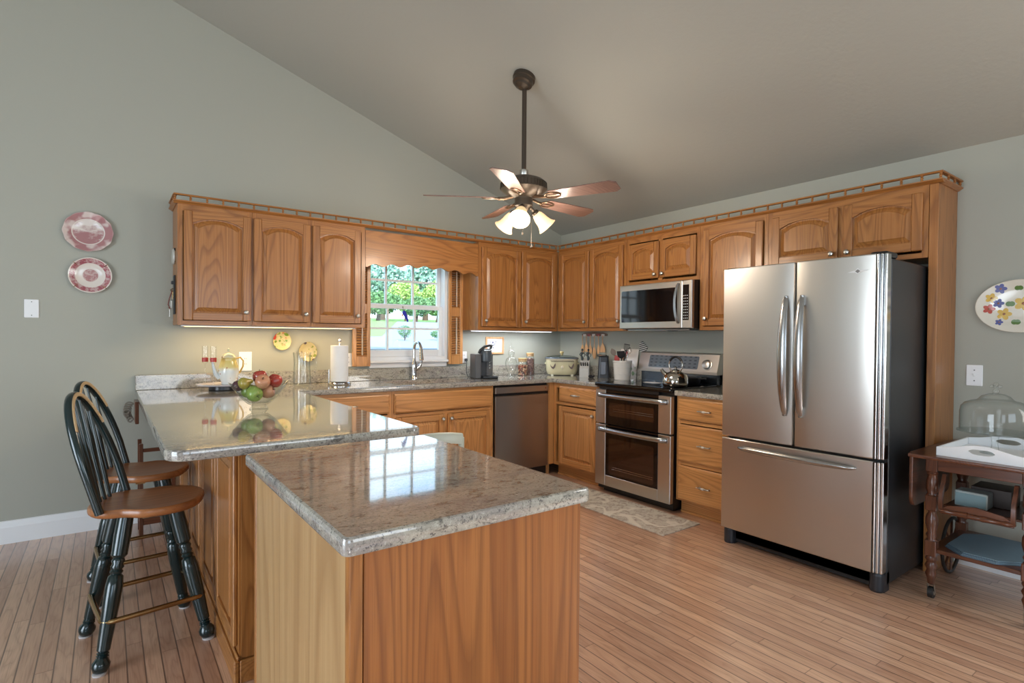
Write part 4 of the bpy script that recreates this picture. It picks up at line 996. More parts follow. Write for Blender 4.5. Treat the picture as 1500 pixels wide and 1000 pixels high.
m = MB(r); m.tube([(-3.272, -.27, pz+.182), (-3.245, -.27, pz+.190), (-3.226, -.27, pz+.165), (-3.228, -.27, pz+.125), (-3.245, -.27, pz+.09), (-3.260, -.27, pz+.075)], .0055, 8); m.build('handle', plain('gilt_china', (206, 168, 70), .2, coat=.5), ang=60)
def flute(x, y, lab):
    r = thing('champagne_flute', lab, 'glass', (x, y, pz), 0)
    m = MB(r); c = (x, y, pz); m.lathe([(.026, 0), (.026, .001), (.004, .005), (.0025, .02), (.0025, .145), (.006, .152), (.017, .158), (.0185, .165), (.0185, .27)], c, n=20, cap=False); m.build('bowl', glass_m, ang=60)
    m = MB(r); m.lathe([(.0191, .164), (.0195, .166), (.0195, .190), (.0191, .192)], c, n=20, cap=False); m.build('red_band', plain('red_band', (190, 66, 56), .3))
flute(-3.468, -.29, 'tall champagne flute with a red band, leftmost on the white platter')
flute(-3.425, -.345, 'tall champagne flute with a red band, right of the other and nearer the pot spout')

# glass pitcher
r = thing('glass_pitcher', 'clear glass pitcher standing under the two small wall plates', 'pitcher', (-2.82, -.27, Z0))
m = MB(r); c = (-2.82, -.27, Z0); m.lathe([(.001, .004), (.058, .004), (.064, .010), (.066, .03), (.062, .10), (.058, .17), (.062, .235), (.066, .255), (.063, .255), (.055, .17), (.060, .03), (.056, .014), (.001, .012)], c, n=32, cap=False); m.build('body', glass_m, ang=60)
m = MB(r); m.tube([(-2.760, -.27, Z0+.22), (-2.722, -.27, Z0+.215), (-2.712, -.27, Z0+.16), (-2.725, -.27, Z0+.10), (-2.757, -.27, Z0+.07)], .006, 8); m.build('handle', glass_m, ang=60)

# paper towels
r = thing('paper_towel_holder', 'steel paper towel holder with a white roll', 'paper towel holder', (-2.535, -.27, Z0))
c = (-2.535, -.27, Z0)
m = MB(r); m.lathe([(.086, 0), (.088, .004), (.088, .014), (.082, .02), (.01, .022), (.0065, .03), (.0065, .325), (.010, .330), (.015, .342), (.013, .352), (.001, .358)], c, n=32); m.build('stand', chrome)
m = MB(r); m.cyl((-2.617, -.27, Z0+.018), (-2.617, -.27, Z0+.12), .003, n=8); m.build('tear_arm', chrome)
m = MB(r); m.lathe([(.018, .026), (.066, .026), (.067, .03), (.067, .303), (.066, .307), (.020, .307), (.018, .30)], c, n=36); m.build('paper_roll', plain('paper_white', (236, 236, 236), .9))

# coffee maker
r = thing('coffee_maker', 'grey and black single-cup coffee maker', 'coffee maker', (-1.16, -.26, Z0), math.radians(0))
def TC(p, c=(-1.16, -.24), a=math.radians(-18)):
    x, y, z = p; return Vector((c[0]+x*math.cos(a)-y*math.sin(a), c[1]+x*math.sin(a)+y*math.cos(a), Z0+z))
gm = plain('coffee_maker_grey', (84, 84, 86), .4)
m = MB(r, TC); m.box(-.105, -.045, -.09, .11, 0, .225, .008, 2); m.build('water_tank', gm)
m = MB(r, TC); m.box(-.045, .085, -.01, .11, 0, .225, .008, 2); m.build('body', plain('coffee_maker_dark', (34, 34, 38), .35))
m = MB(r, TC); m.box(.02, .086, -.02, .11, .0, .222, .006, 2); m.build('side_panel', gm)
m = MB(r, TC); m.box(-.044, .10, -.15, -.01, 0, .026, .006, 2); m.build('drip_tray', blk)
m = MB(r, TC)
m.lathe([(.050, .150), (.056, .160), (.058, .225), (.054, .262), (.045, .275)], (.012, -.03, 0), n=28); m.build('brew_head', plain('slate_plastic', (76, 84, 92), .3))
m = MB(r, TC); m.tube([(-.060, -.05, .235), (-.050, -.06, .262), (-.01, -.065, .295), (.035, -.06, .305), (.066, -.04, .305), (.068, 0, .28)], .012, 10); m.build('lever', plain('lever_dark', (48, 50, 52), .35), ang=60)
m = MB(r, TC); m.box(-.02, .045, -.088, -.084, .255, .268, .002); m.build('logo_strip', chrome)
m = MB(r, TC)
for k in range(3): m.lathe([(.006, 0), (.005, .0015), (.001, .0015)], (.053, -.0205, .145-k*.025), (0, -1, 0), 12)
m.build('buttons', chrome)
m = MB(); m.tube([(-1.218, -.010, 1.075), (-1.225, -.034, 1.08), (-1.228, -.05, 1.05), (-1.235, -.052, .97), (-1.225, -.06, .922), (-1.20, -.10, .919)], .0035, 6); m.box(-1.230, -1.206, -.034, -.008, 1.062, 1.09, .004)
solo(m, 'power_cord', blk, 'black power cord and plug from the outlet to the coffee maker', 'cord', (-1.2, -.02, Z0))

# decanter and jars
m = MB(); c = (-.775, -.15, Z0)
m.lathe([(.044, 0), (.046, .004), (.030, .02), (.026, .03), (.046, .06), (.058, .10), (.060, .13), (.050, .165), (.022, .19), (.020, .20), (.030, .212), (.033, .23), (.026, .25), (.012, .262), (.020, .275), (.018, .29), (.005, .305), (.003, .33), (.001, .332)], c, n=28)
solo(m, 'glass_decanter', glass_m, 'clear glass decanter with a pointed stopper', 'decanter', c, ang=60)
def jar(name, c, R_, h, fill, mat, lab):
    r = thing(name, lab, 'jar', c)
    m = MB(r); m.lathe([(.001, .002), (R_-.002, .002), (R_, .006), (R_, h*.78), (R_*.86, h*.88), (R_*.84, h)], c, n=28, cap=False); m.build('glass', glass_m, ang=60)
    m = MB(r); m.lathe([(.001, .004), (R_-.004, .004), (R_-.004, fill), (R_*.5, fill+.006), (.001, fill+.008)], c, n=24); m.build('contents', mat)
    m = MB(r); m.lathe([(R_*.78, h-.015), (R_*.84, h+.002), (R_*.90, h+.018), (R_*.6, h+.022), (.001, h+.022)], c, n=20); m.build('cork', plain('cork', (196, 162, 116), .8))
M = Mat('mixed_beans', .6); v_ = M.vor(M.obj(), 75, 'Color'); M.set('Base Color', M.ramp(M.sep(v_)[0], [(0, lin(90, 60, 48)), (.35, lin(200, 170, 140)), (.6, lin(150, 80, 60)), (1, lin(226, 214, 196))], 'CONSTANT')); M.bump(M.vor(M.obj(), 75), .6, .006)
jar('storage_jar', (-.645, -.17, Z0), .052, .155, .105, M.m, 'short corked glass jar of mixed beans')
M = Mat('dark_beans', .6); v_ = M.vor(M.obj(), 90, 'Color'); M.set('Base Color', M.ramp(M.sep(v_)[0], [(0, lin(90, 66, 64)), (.5, lin(120, 92, 88)), (1, lin(146, 116, 108))])); M.bump(M.vor(M.obj(), 90), .6, .006)
jar('storage_jar', (-.52, -.13, Z0), .045, .205, .165, M.m, 'taller corked glass jar of dark beans')

# slow cooker, turned to face the room
r = thing('slow_cooker', 'cream stoneware slow cooker with rooster motifs and a white lid', 'slow cooker', (-.24, -.30, Z0))
ca_, sa_ = math.cos(math.radians(-38)), math.sin(math.radians(-38))
def TSC(p): x, y, z = p; return Vector((-.24+x*ca_-y*sa_, -.30+x*sa_+y*ca_, Z0+z))
m = MB(r, TSC); sup = lambda rx, ry, z, n=40: [(rx*abs(math.cos(t))**.75*(1 if math.cos(t) > 0 else -1), ry*abs(math.sin(t))**.75*(1 if math.sin(t) > 0 else -1), z) for t in [2*PI*i/n for i in range(n)]]
m.loft([sup(.135, .085, .006), sup(.148, .098, .012), sup(.160, .110, .05), sup(.165, .115, .15), sup(.162, .112, .152)]); m.build('base', plain('cream_enamel', (214, 206, 170), .2, coat=.3), ang=50)
m = MB(r, TSC); m.loft([sup(.158, .108, .150), sup(.166, .116, .165), sup(.166, .116, .170), sup(.15, .10, .172)]); m.build('crock_rim', plain('cream_stoneware', (222, 210, 186), .2, coat=.3), ang=50)
m = MB(r, TSC); m.loft([sup(.172, .122, .170), sup(.174, .124, .176), sup(.168, .118, .181)]); m.build('lid_rim', plain('slate_rim', (98, 110, 122), .25))
m = MB(r, TSC); m.loft([sup(.167, .117, .181), sup(.14, .095, .193), sup(.08, .05, .203), sup(.02, .015, .206)]); m.build('lid', glass_m, ang=60)
m = MB(r, TSC); m.lathe([(.012, .205), (.010, .215), (.020, .224), (.021, .236), (.014, .243), (.001, .244)], (0, 0, 0), n=18); m.build('lid_knob', plain('tan_knob', (200, 180, 128), .35))
m = MB(r, TSC)
for sx_ in (-1, 1):
    m.box(sx_*.160-.014, sx_*.160+.014, -.035, .035, .110, .130, .005)
    for sy_ in (-1, 1): m.box(sx_*.10-.012, sx_*.10+.012, sy_*.07-.012, sy_*.07+.012, 0, .012)
m.build('side_handles', plain('cream_enamel', (214, 206, 170), .2, coat=.3))
m = MB(r, TSC); m.lathe([(.016, 0), (.016, .012), (.013, .016), (.001, .016)], (0, -.113, .085), (0, -1, 0), 18); m.build('dial', plain('ivory_dial', (226, 216, 190), .3))
m = MB(r, TSC)
for i in range(26):
    for j in range(2):
        if (i+j) % 2: m.box(-.117+i*.009, -.108+i*.009, -.1175, -.1145, .138+j*.008, .146+j*.008)
m.build('checked_border', plain('border_brown', (96, 84, 76), .4))
m = MB(r, TSC)
for sx_ in (-1, 1):
    cx_ = sx_*.092
    m.prism([(cx_-.030, .118), (cx_-.022, .100), (cx_-.008, .088), (cx_+.002, .092), (cx_+.016, .120), (cx_+.024, .124), (cx_+.024, .100), (cx_+.014, .078), (cx_+.002, .066), (cx_-.010, .072), (cx_-.026, .092)], 'y', -.1175, -.1105)
m.build('rooster_motif', plain('motif_brown', (104, 84, 78), .4))

# knife block
r = thing('knife_block', 'pale grey knife block with two dark figure-handled tools in the corner', 'knife block', (-.22, -.62, Z0))
def TK_(p, a=math.radians(-50)): x, y, z = p; return Vector((-.22+x*math.cos(a)-y*math.sin(a), -.62+x*math.sin(a)+y*math.cos(a), Z0+z))
m = MB(r, TK_); m.loft([[(x, -.06, 0), (x, .06, 0), (x, .06, .175), (x, -.005, .145), (x, -.06, .085)] for x in (-.045, .045)]); m.build('block', plain('block_grey', (196, 196, 192), .4))
m = MB(r, TK_)
for i in range(4):
    x = -.031+i*.021; m.tube([(x, -.035, .112), (x, -.062, .142)], .0065, 6)
m.build('knife_handles', blk)
for sx_, lean in ((-.030, -.004), (.030, .004)):
    m = MB(r, TK_); x = sx_; y = .035; z = .165
    m.tube([(x, y, z-.02), (x, y, z+.02), (x-.008, y, z+.045), (x, y, z+.075)], [.007, .014, .009, .014], 8)
    m.tube([(x, y, z+.075), (x, y, z+.09)], .005, 8); m.ball((x, y, z+.10), .011, 10, (1, 1, 1.2))
    m.tube([(x-.012, y, z+.073), (x-.026, y-.004, z+.052), (x-.010, y-.006, z+.036)], .004, 6)
    m.tube([(x+.012, y, z+.073), (x+.026, y+.004, z+.050), (x+.018, y, z+.030)], .004, 6)
    m.build('figure_handle', plain('pewter_dark', (74, 82, 82), .4, .5), ang=60)

# can opener
r = thing('can_opener', 'tall black and grey electric can opener left of the utensil crock', 'can opener', (-.14, -.80, Z0))
def TO(p, a=math.radians(-50)): x, y, z = p; return Vector((-.14+x*math.cos(a)-y*math.sin(a), -.80+x*math.sin(a)+y*math.cos(a), Z0+z))
m = MB(r, TO); m.loft([[(x*k, y*k, z) for x, y in rrect(-.055, .055, -.05, .05, .02)] for z, k in ((0, 1.05), (.02, 1.02), (.20, .86), (.215, .8))]); m.build('body', plain('opener_black', (46, 48, 56), .25, coat=.3), ang=50)
m = MB(r, TO); m.box(-.028, .028, -.058, -.040, .03, .16, .006); m.build('front_panel', plain('opener_grey', (128, 134, 144), .25, .7))
m = MB(r, TO); m.box(-.062, .030, -.062, .03, .205, .222, .007, 2); m.build('lever', blk)
m = MB(); rg = random.Random(11)
pts = [(-.235-.03*math.sin(i*1.7)-.004*i, -.715-.006*i, Z0+.006+.010*abs(math.sin(i*2.1))) for i in range(14)]
m.tube(pts, .0055, 6)
for i in range(0, 14, 2): m.ball((pts[i][0], pts[i][1], pts[i][2]+.004), .009, 8)
solo(m, 'beaded_string', plain('bead_dark', (42, 40, 42), .3), 'dark bunched beaded string lying beside the can opener', 'string', (-.24, -.75, Z0))

# utensil crock with its tools
UC = (-.19, -1.085, Z0)
m = MB(); m.lathe([(.066, 0), (.072, .004), (.076, .05), (.078, .052), (.078, .056), (.077, .058), (.081, .115), (.083, .117), (.083, .122), (.082, .124), (.084, .160), (.088, .163), (.088, .176), (.083, .178), (.078, .172), (.072, .02), (.001, .018)], UC, n=40, cap=True)
solo(m, 'utensil_crock', plain('white_stoneware', (224, 220, 214), .25, coat=.3), 'white ridged utensil crock beside the range', 'crock', UC, ang=50)
U0 = Vector((UC[0], UC[1], Z0+.03))
def util(name, dx, dy, L, mat, lab, kind, cat):
    top_ = Vector((UC[0]+dx, UC[1]+dy, Z0+L)); b0 = Vector((UC[0]-dx*.22, UC[1]-dy*.22, Z0+.03)); dirn = (top_-b0).normalized()
    side = Vector((.6, -.8, 0)); side = (side-dirn*side.dot(dirn)).normalized(); nn = dirn.cross(side)
    m = MB(); hl = .07
    m.tube([b0, top_-dirn*hl], .0055, 8)
    def head(ws, th=.003):
        k = len(ws)-1; m.loft([[top_-dirn*hl*(1-i/k)+side*w_+nn*0, top_-dirn*hl*(1-i/k)+nn*th, top_-dirn*hl*(1-i/k)-side*w_, top_-dirn*hl*(1-i/k)-nn*th] for i, w_ in enumerate(ws)])
    if kind == 'spoon': head([.006, .018, .024, .024, .016, .004], .006)
    elif kind == 'turner': head([.008, .030, .034, .036, .036], .002)
    elif kind == 'slot':
        for s_ in (-2, -1, 0, 1, 2): m.tube([top_-dirn*hl, top_-dirn*hl*.6+side*s_*.011, top_+side*s_*.012], .003, 5)
        m.tube([top_-side*.026, top_+side*.026], .004, 5)
    elif kind == 'whisk':
        for j in range(5):
            a = PI*j/5; e = side*math.cos(a)+nn*math.sin(a)
            m.tube([top_-dirn*hl+(e*.024*math.sin(PI*t/8)*(1 if True else 0))*1.0+dirn*hl*t/8 for t in range(9)], .0012, 4); m.tube([top_-dirn*hl-(e*.024*math.sin(PI*t/8))+dirn*hl*t/8 for t in range(9)], .0012, 4)
    solo(m, name, mat, lab, cat, tuple(b0), 'utensils in the white crock', 60)
util('mixing_spoon', -.055, .085, .285, plain('grey_brown_wood', (120, 108, 98), .5), 'grey-brown spoon leaning left in the white crock', 'spoon', 'spoon')
util('ladle', -.05, .04, .225, plain('red_silicone', (180, 70, 66), .4), 'red ladle low in the white crock', 'spoon', 'ladle')
util('spatula', -.035, -.01, .265, blk, 'broad black turner in the middle of the white crock', 'turner', 'spatula')
util('slotted_spatula', .01, -.045, .325, plain('charcoal_nylon', (52, 54, 56), .4), 'tallest dark slotted spatula in the white crock', 'slot', 'spatula')
util('whisk', .03, -.065, .30, chrome, 'wire whisk at the right of the white crock', 'whisk', 'whisk')
util('wooden_spoon', .035, .01, .25, spoonw, 'short pale wooden spoon at the back of the white crock', 'spoon', 'spoon')
# tile board with flowers behind the crock; striped pot holder beyond
m = MB(); m.loft([[(-.062, y, Z0), (-.054, y, Z0), (-.006, y, Z0+.28), (-.014, y, Z0+.28)] for y in (-1.125, -.905)])
o = solo(m, 'cutting_board', floral('floral_tile', (226, 220, 212), (0, 0, 0), [((110, 150, 100), .48, 1), ((190, 90, 96), .55, 4)], 20), 'small white board painted with flowers, leaning on the wall behind the crock', 'board', (-.03, -1.0, Z0))
M = Mat('striped_cloth', .8); x, y, z = M.sep(M.obj()); s1 = M.math('FRACT', M.math('MULTIPLY', M.math('ADD', z, M.math('MULTIPLY', y, .25)), 55.0)); M.set('Base Color', M.mix(M.ramp(s1, [(.45, 0.0), (.5, 1.0)]), lin(220, 218, 210), lin(58, 60, 62)))
m = MB(); m.prism([(-1.13, 1.25), (-1.16, 1.272), (-1.225, 1.215), (-1.20, 1.175), (-1.13, 1.175)], 'x', -.012, -.001, .003)
solo(m, 'pot_holder', M.m, 'black and white striped pot holder on the wall behind the range corner', 'pot holder', (-.01, -1.18, 1.2))

# kettle and pans on the cooktop
TZc = .9275
r = thing('kettle', 'polished steel whistling kettle on the right side of the cooktop', 'kettle', (-.46, -1.88, TZc))
c = (-.46, -1.88, TZc)
m = MB(r); m.lathe([(.088, 0), (.094, .004), (.098, .03), (.096, .055), (.086, .085), (.064, .105), (.042, .114), (.040, .120)], c, n=36); m.build('body', plain('polished_steel', (196, 192, 184), .1, 1), ang=60)
m = MB(r); m.lathe([(.040, .118), (.034, .126), (.014, .132), (.006, .136), (.010, .146), (.001, .154)], c, n=24); m.build('lid', plain('polished_steel', (196, 192, 184), .1, 1), ang=60)
m = MB(r); m.tube([(-.475, -1.81, TZc+.075), (-.485, -1.78, TZc+.105), (-.49, -1.767, TZc+.128)], [.022, .015, .012], 12); m.build('spout', plain('polished_steel', (196, 192, 184), .1, 1), ang=60)
m = MB(r)
pts = [(-.46, -1.88+.062*math.cos(a), TZc+.165+.062*math.sin(a)) for a in [math.radians(-58+i*(296)/20) for i in range(21)]]
m.tube(pts, .0058, 8); m.build('handle', plain('polished_steel', (196, 192, 184), .1, 1), ang=60)
m = MB(r); m.tube(pts[6:15], .0095, 8); m.build('grip', blk, ang=60)
m = MB(); m.lathe([(.085, 0), (.098, .02), (.102, .055), (.105, .058), (.100, .058), (.095, .022), (.08, .006), (.001, .005)], (-.225, -1.82, TZc), n=32)
m.tube([(-.225, -1.92, TZc+.05), (-.22, -1.985, TZc+.056)], .008, 8)
solo(m, 'frying_pan', blk, 'black frying pan on the back right burner behind the kettle', 'pan', (-.225, -1.82, TZc))
m = MB(); cx_, cy_ = -.47, -1.665
m.loft([[(cx_+rx*k*math.cos(t), cy_+ry*k*math.sin(t), TZc+h) for t in [2*PI*i/20 for i in range(20)]] for rx, ry, k, h in ((.05, .075, .7, 0), (.055, .085, .8, .002), (.06, .09, 1, .014), (.06, .09, .95, .014), (.055, .085, .75, .005), (.05, .08, .3, .004))])
m.tube([(cx_, cy_+.07, TZc+.012), (cx_-.01, cy_+.02, TZc+.014), (cx_-.012, cy_-.05, TZc+.010)], .004, 6)
solo(m, 'spoon_rest', plain('patterned_china', (196, 196, 200), .2), 'small patterned spoon rest on the front of the cooktop', 'spoon rest', (cx_, cy_, TZc), ang=60)

# ---- fruit bowl on the peninsula
BW = Vector((-3.375, -1.50, Z0))
r = thing('fruit_bowl', 'footed clear glass bowl of fruit on the peninsula', 'bowl', BW)
m = MB(r); n = 40
def rim(rad, z, wv=0): return [(BW.x+rad*(1+wv*math.cos(4*t))*math.cos(t), BW.y+rad*(1+wv*math.cos(4*t))*math.sin(t), BW.z+z+wv*.12*math.cos(4*t)) for t in [2*PI*i/n for i in range(n)]]
m.loft([rim(.001, .0), rim(.044, .0), rim(.045, .004), rim(.036, .012), rim(.034, .020), rim(.052, .028), rim(.083, .056, .01), rim(.112, .095, .03), rim(.136, .134, .06), rim(.132, .134, .06), rim(.106, .095, .03), rim(.077, .058, .01), rim(.046, .034), rim(.001, .030)], cap0=False, cap1=False)
m.build('bowl', glass_m, ang=60)
def fruit_mat(name, a, b_, sc=9):
    if name in MC: return MC[name]
    M = Mat(name, .25, coat=.3); n = M.noise(M.map(M.obj(), (1, 1, .5)), sc, 3); sp_ = M.noise(M.obj(), 140, 2)
    c = M.mix(M.ramp(n, [(.38, 0.0), (.62, 1.0)]), lin(*a), lin(*b_)); c = M.mix(M.ramp(sp_, [(.62, 0.0), (.7, .5)]), c, lin(220, 200, 140)); M.set('Base Color', c); MC[name] = M.m; return M.m
gapple = fruit_mat('green_apple_skin', (128, 160, 60), (150, 176, 84)); rapple = fruit_mat('red_apple_skin', (150, 40, 40), (176, 66, 54)); papple = fruit_mat('pink_apple_skin', (190, 110, 84), (206, 146, 110)); pearm = fruit_mat('green_pear_skin', (140, 146, 62), (170, 150, 66)); plum = fruit_mat('dark_plum_skin', (66, 40, 56), (96, 54, 60))
def fruit(kind, p, R_, mat, tilt, lab):
    c = BW+Vector(p); d = Vector(tilt).normalized(); r = thing(kind, lab, kind.split('_')[-1], c, 0, 'fruit in the glass bowl')
    m = MB(r)
    if kind == 'pear': prof = [(.001, -.98), (.10, -1.0), (.5, -.92), (.85, -.6), (.95, -.25), (.86, .1), (.62, .45), (.42, .75), (.32, 1.02), (.18, 1.16), (.001, 1.18)]
    elif kind == 'plum': prof = [(.001, -.98), (.4, -.92), (.8, -.6), (.97, -.1), (.92, .4), (.65, .8), (.3, .97), (.001, .94)]
    else: prof = [(.001, -.80), (.12, -.86), (.34, -.92), (.68, -.76), (.93, -.38), (1.0, .06), (.95, .45), (.76, .78), (.46, .92), (.2, .84), (.06, .68), (.001, .64)]
    m.lathe([(a*R_, h*R_) for a, h in prof], c, d, 24); m.build('flesh', mat, ang=80)
    s0 = c+d*R_*(1.14 if kind == 'pear' else .62 if kind == 'apple' else .92); m = MB(r); m.tube([s0, s0+d*R_*.3, s0+d*R_*.5+Vector((.003, .002, 0))], [.0018, .0015, .0020], 6); m.build('stem', plain('stem_brown', (92, 70, 44), .7))
fruit('apple', (-.028, -.026, .084), .040, gapple, (.3, -.7, -.4), 'bright green apple low at the front of the bowl')
fruit('pear', (-.066, -.004, .137), .033, pearm, (.9, .1, .25), 'green-gold pear lying at the left of the bowl')
fruit('apple', (.010, -.040, .142), .037, papple, (-.1, -.6, .5), 'pinkish-orange apple at the front centre of the pile')
fruit('apple', (.012, .030, .162), .036, rapple, (-.1, .1, 1), 'red apple on top at the centre of the pile')
fruit('apple', (.078, -.004, .142), .036, rapple, (.4, .2, 1), 'dark red apple at the right of the pile')
fruit('plum', (-.092, .040, .120), .028, plum, (0, 0, 1), 'dark plum at the far left of the bowl')
fruit('apple', (.042, -.004, .088), .035, papple, (.5, -.3, .2), 'yellowish apple low at the right of the bowl')
fruit('apple', (-.040, .050, .090), .036, gapple, (0, .4, 1), 'green apple low at the back of the bowl')
fruit('plum', (.058, .055, .110), .028, plum, (.2, 0, 1), 'dark plum at the back right of the bowl')

# ================================================================== stools
def make_stool():
    """authored around its own base point, seat facing +x"""
    r = thing('bar_stool', 'green-legged swivel bar stool with a wooden seat, nearest the camera', 'stool')
    SH = .60; seat_a = math.radians(-16)
    R = lambda p: Matrix.Rotation(seat_a, 3, 'Z')@Vector(p)
    # saddle seat: narrow back lobe, waist, broad front
    out = []
    N = 56
    for i in range(N):
        t = 2*PI*i/N; cx_ = math.cos(t); sy_ = math.sin(t)
        x = .205*cx_; yw = .195*(abs(sy_)**.72)*(1 if sy_ > 0 else -1)
        f = 1.0-.14*math.exp(-((x+.055)/.055)**2)-.05*(x < -.1)*abs(x+.1)/.1
        out.append((x+.008, yw*f))
    m = MB(r, R); st = lambda k, z: [(p[0]*k, p[1]*k, z) for p in out]
    def dish(k, z): return [(p[0]*k, p[1]*k, z-.008*(1-k)**.5) for p in out]
    m.loft([st(.90, SH-.036), st(.96, SH-.034), st(.995, SH-.026), st(1.0, SH-.016), st(.992, SH-.006), st(.965, SH), dish(.9, SH), dish(.6, SH-.001), dish(.25, SH-.002)])
    m.build('seat', seatw, ang=60)
    # bow back
    m = MB(r, R); W_ = .172; pts = []
    n = 26
    for i in range(n+1):
        a = PI*i/n; u = -W_*math.cos(a)*(1.0-.03*math.sin(a)); h = max(0, math.sin(a))**.62; pts.append((u, h))
    P3 = [(-.105-.14*h**1.1-.012, u*(1+.06*math.sin(PI*min(h, 1))), SH-.01+.455*h) for u, h in pts]
    m.tube(P3, .0165, 10, ry=.0125, up=(1, 0, .3)); m.build('back_bow', dkgreen, ang=60)
    m = MB(r, R); m.tube([(p[0]+.0150, p[1], p[2]+.002) for p in P3[5:-5]], .0045, 6, ry=.009, up=(1, 0, .3)); m.build('worn_edge', tan, ang=60)
    for k in range(5):
        s_ = -1+k*.5; yb = s_*.078; yt = s_*.108; hb = (1-(yt/W_)**2)**.36
        m = MB(r, R); b0 = Vector((-.165+.012*abs(s_), yb, SH-.008)); t0 = Vector((-.120-.14*hb**1.1, yt, SH-.008+.45*hb)); c1 = b0.lerp(t0, .35)
        m.tube([b0, b0.lerp(t0, .2), c1, b0.lerp(t0, .6), t0], [.007, .009, .0105, .008, .0055], 8); m.build('spindle', dkgreen, ang=60)
    m = MB(r); m.lathe([(.085, SH-.050), (.085, SH-.037)], (0, 0, 0), n=24); m.box(-.09, .09, -.02, .02, SH-.062, SH-.050); m.box(-.02, .02, -.09, .09, SH-.0621, SH-.0501); m.build('swivel_plate', brass)
    leg_a = math.radians(8)
    L = lambda p: Matrix.Rotation(leg_a, 3, 'Z')@Vector(p)
    tops = {}
    for sx_ in (-1, 1):
        for sy_ in (-1, 1):
            a = L((sx_*.088, sy_*.082, SH-.045)); b_ = L((sx_*.188, sy_*.186, .006)); d = a-b_; Ln = d.length
            m = MB(r)
            prof = [(.012, 0), (.020, .004), (.0275, .022), (.0275, .036), (.018, .052), (.015, .056), (.020, .060), (.015, .064), (.019, .069), (.015, .074), (.020, .080), (.022, .13), (.0265, .25), (.0275, .31), (.0235, .345), (.0165, .352), (.021, .362), (.016, .370), (.0215, .380), (.017, .390), (.0215, .402), (.017, .412), (.0255, .424), (.027, .50), (.0255, Ln*1.0)]
            m.lathe([(q_*1.1, h_) for q_, h_ in prof], b_, d, 18); lg = m.build('leg', dkgreen, ang=60)
            m = MB(r); m.lathe([(.018, -.006), (.024, -.005), (.024, .001), (.018, .003)], (b_.x, b_.y, .006), n=16); m.build('felt_pad', felt, lg)
            f = (.185)/.55; tops[(sx_, sy_)] = b_+d*f
    # brass foot rail outside the legs
    q = .022; zz = .185
    k = (zz-.006)/(SH-.051); hx = .188-(.188-.088)*k+q; hy = .186-(.186-.082)*k+q
    loop = [L((p[0], p[1], zz)) for p in rrect(-hx, hx, -hy, hy, .035, 4)]
    m = MB(r); m.tube(loop, .0105, 10, True); m.build('foot_rail', brass, ang=60)
    for sx_ in (-1, 1):
        m = MB(r); c_ = .16; kk = (.245-.006)/(SH-.051)
    return r
s1 = make_stool(); s1.location = (-3.872, -1.765, 0); s1['group'] = 'bar stools at the peninsula'
copy_tree(s1, (-3.868, -1.13, 0), math.radians(-3), 'green-legged swivel bar stool with a wooden seat, farther one nearer the window wall')

# small dark rack and the scroll ornament by the wall
r = thing('wooden_rack', 'small dark wooden rack with slatted shelves standing behind the stools', 'rack', (-3.75, -.30, 0))
dw = cherry
m = MB(r)
for x, y in ((-3.835, -.36), (-3.66, -.36), (-3.835, -.16), (-3.66, -.16)): m.box(x-.011, x+.011, y-.011, y+.011, 0, .60 if x < -3.8 else .56, .002)
m.build('posts', dw['z'])
m = MB(r); m.box(-3.824, -3.671, -.368, -.352, .545, .568, .003); m.build('top_rail', dw['x'])
for z in (.10, .24, .38):
    m = MB(r)
    for k in range(5): m.box(-3.846, -3.649, -.349+k*.040, -.320+k*.040, z, z+.012, .002)
    m.box(-3.824, -3.671, -.368, -.352, z-.02, z+.02, .002); m.box(-3.824, -3.671, -.168, -.152, z-.02, z+.0, .002)
    m.build('shelf', dw['x'])
r = thing('scroll_ornament', 'silvery carved scroll ornament on a dark wood block under the counter edge by the wall', 'ornament', (-3.87, -.30, .74))
m = MB(r); m.box(-3.868, -3.848, -.42, -.24, .735, .874, .003); m.build('block', dw['z'])
m = MB(r); rg = random.Random(4)
for k in range(9):
    cz = .845-k*.0115; cx_ = -3.872-.028*math.sin(PI*(k+2)/11)-.010; m.tube([(cx_+(.024-.001*k)*math.cos(a)*(1-a/14), -.33+.045*math.cos(k), cz+.018*math.sin(a)*(1-a/14)) for a in [j*.5 for j in range(14)]], .0048, 6)
m.build('scrollwork', plain('antique_silver', (150, 144, 134), .4, .5), ang=60)

# pale chair tucked inside the peninsula
r = thing('dining_chair', 'pale grey-green painted chair tucked inside the peninsula, only its back rail showing', 'chair', (-2.63, -2.05, 0))
cm = plain('pale_sage_paint', (196, 200, 184), .35)
m = MB(r); pts = [(-2.79, -2.22, .832), (-2.73, -2.235, .850), (-2.66, -2.245, .850), (-2.60, -2.24, .842)]
pA, pB = Vector((-2.86, -2.20, .85)), Vector((-2.585, -2.245, .815))
m.loft([[p+Vector((0, -.012, -.045)), p+Vector((0, .012, -.045)), p+Vector((0, .014, 0)), p+Vector((0, .006, .008)), p+Vector((0, -.006, .008)), p+Vector((0, -.014, 0))] for p in (Vector((-2.872, -2.215, .815)), Vector((-2.80, -2.235, .826)), Vector((-2.73, -2.245, .828)), Vector((-2.66, -2.245, .823)), Vector((-2.595, -2.235, .812)))]); m.build('top_rail', cm, ang=50)
for x, y in ((-2.872, -2.215), (-2.598, -2.235)):
    m = MB(r); m.tube([(x, y-.01, 0), (x, y, .43), (x, y, .80)], [.014, .016, .015], 8); m.build('leg', cm, ang=60)
for x in (-2.87, -2.60):
    m = MB(r); m.tube([(x, -1.86, 0), (x, -1.87, .43)], [.012, .016], 8); m.build('leg', cm, ang=60)
m = MB(r); m.box(-2.90, -2.58, -2.23, -1.85, .43, .455, .008, 2); m.build('seat', cm)
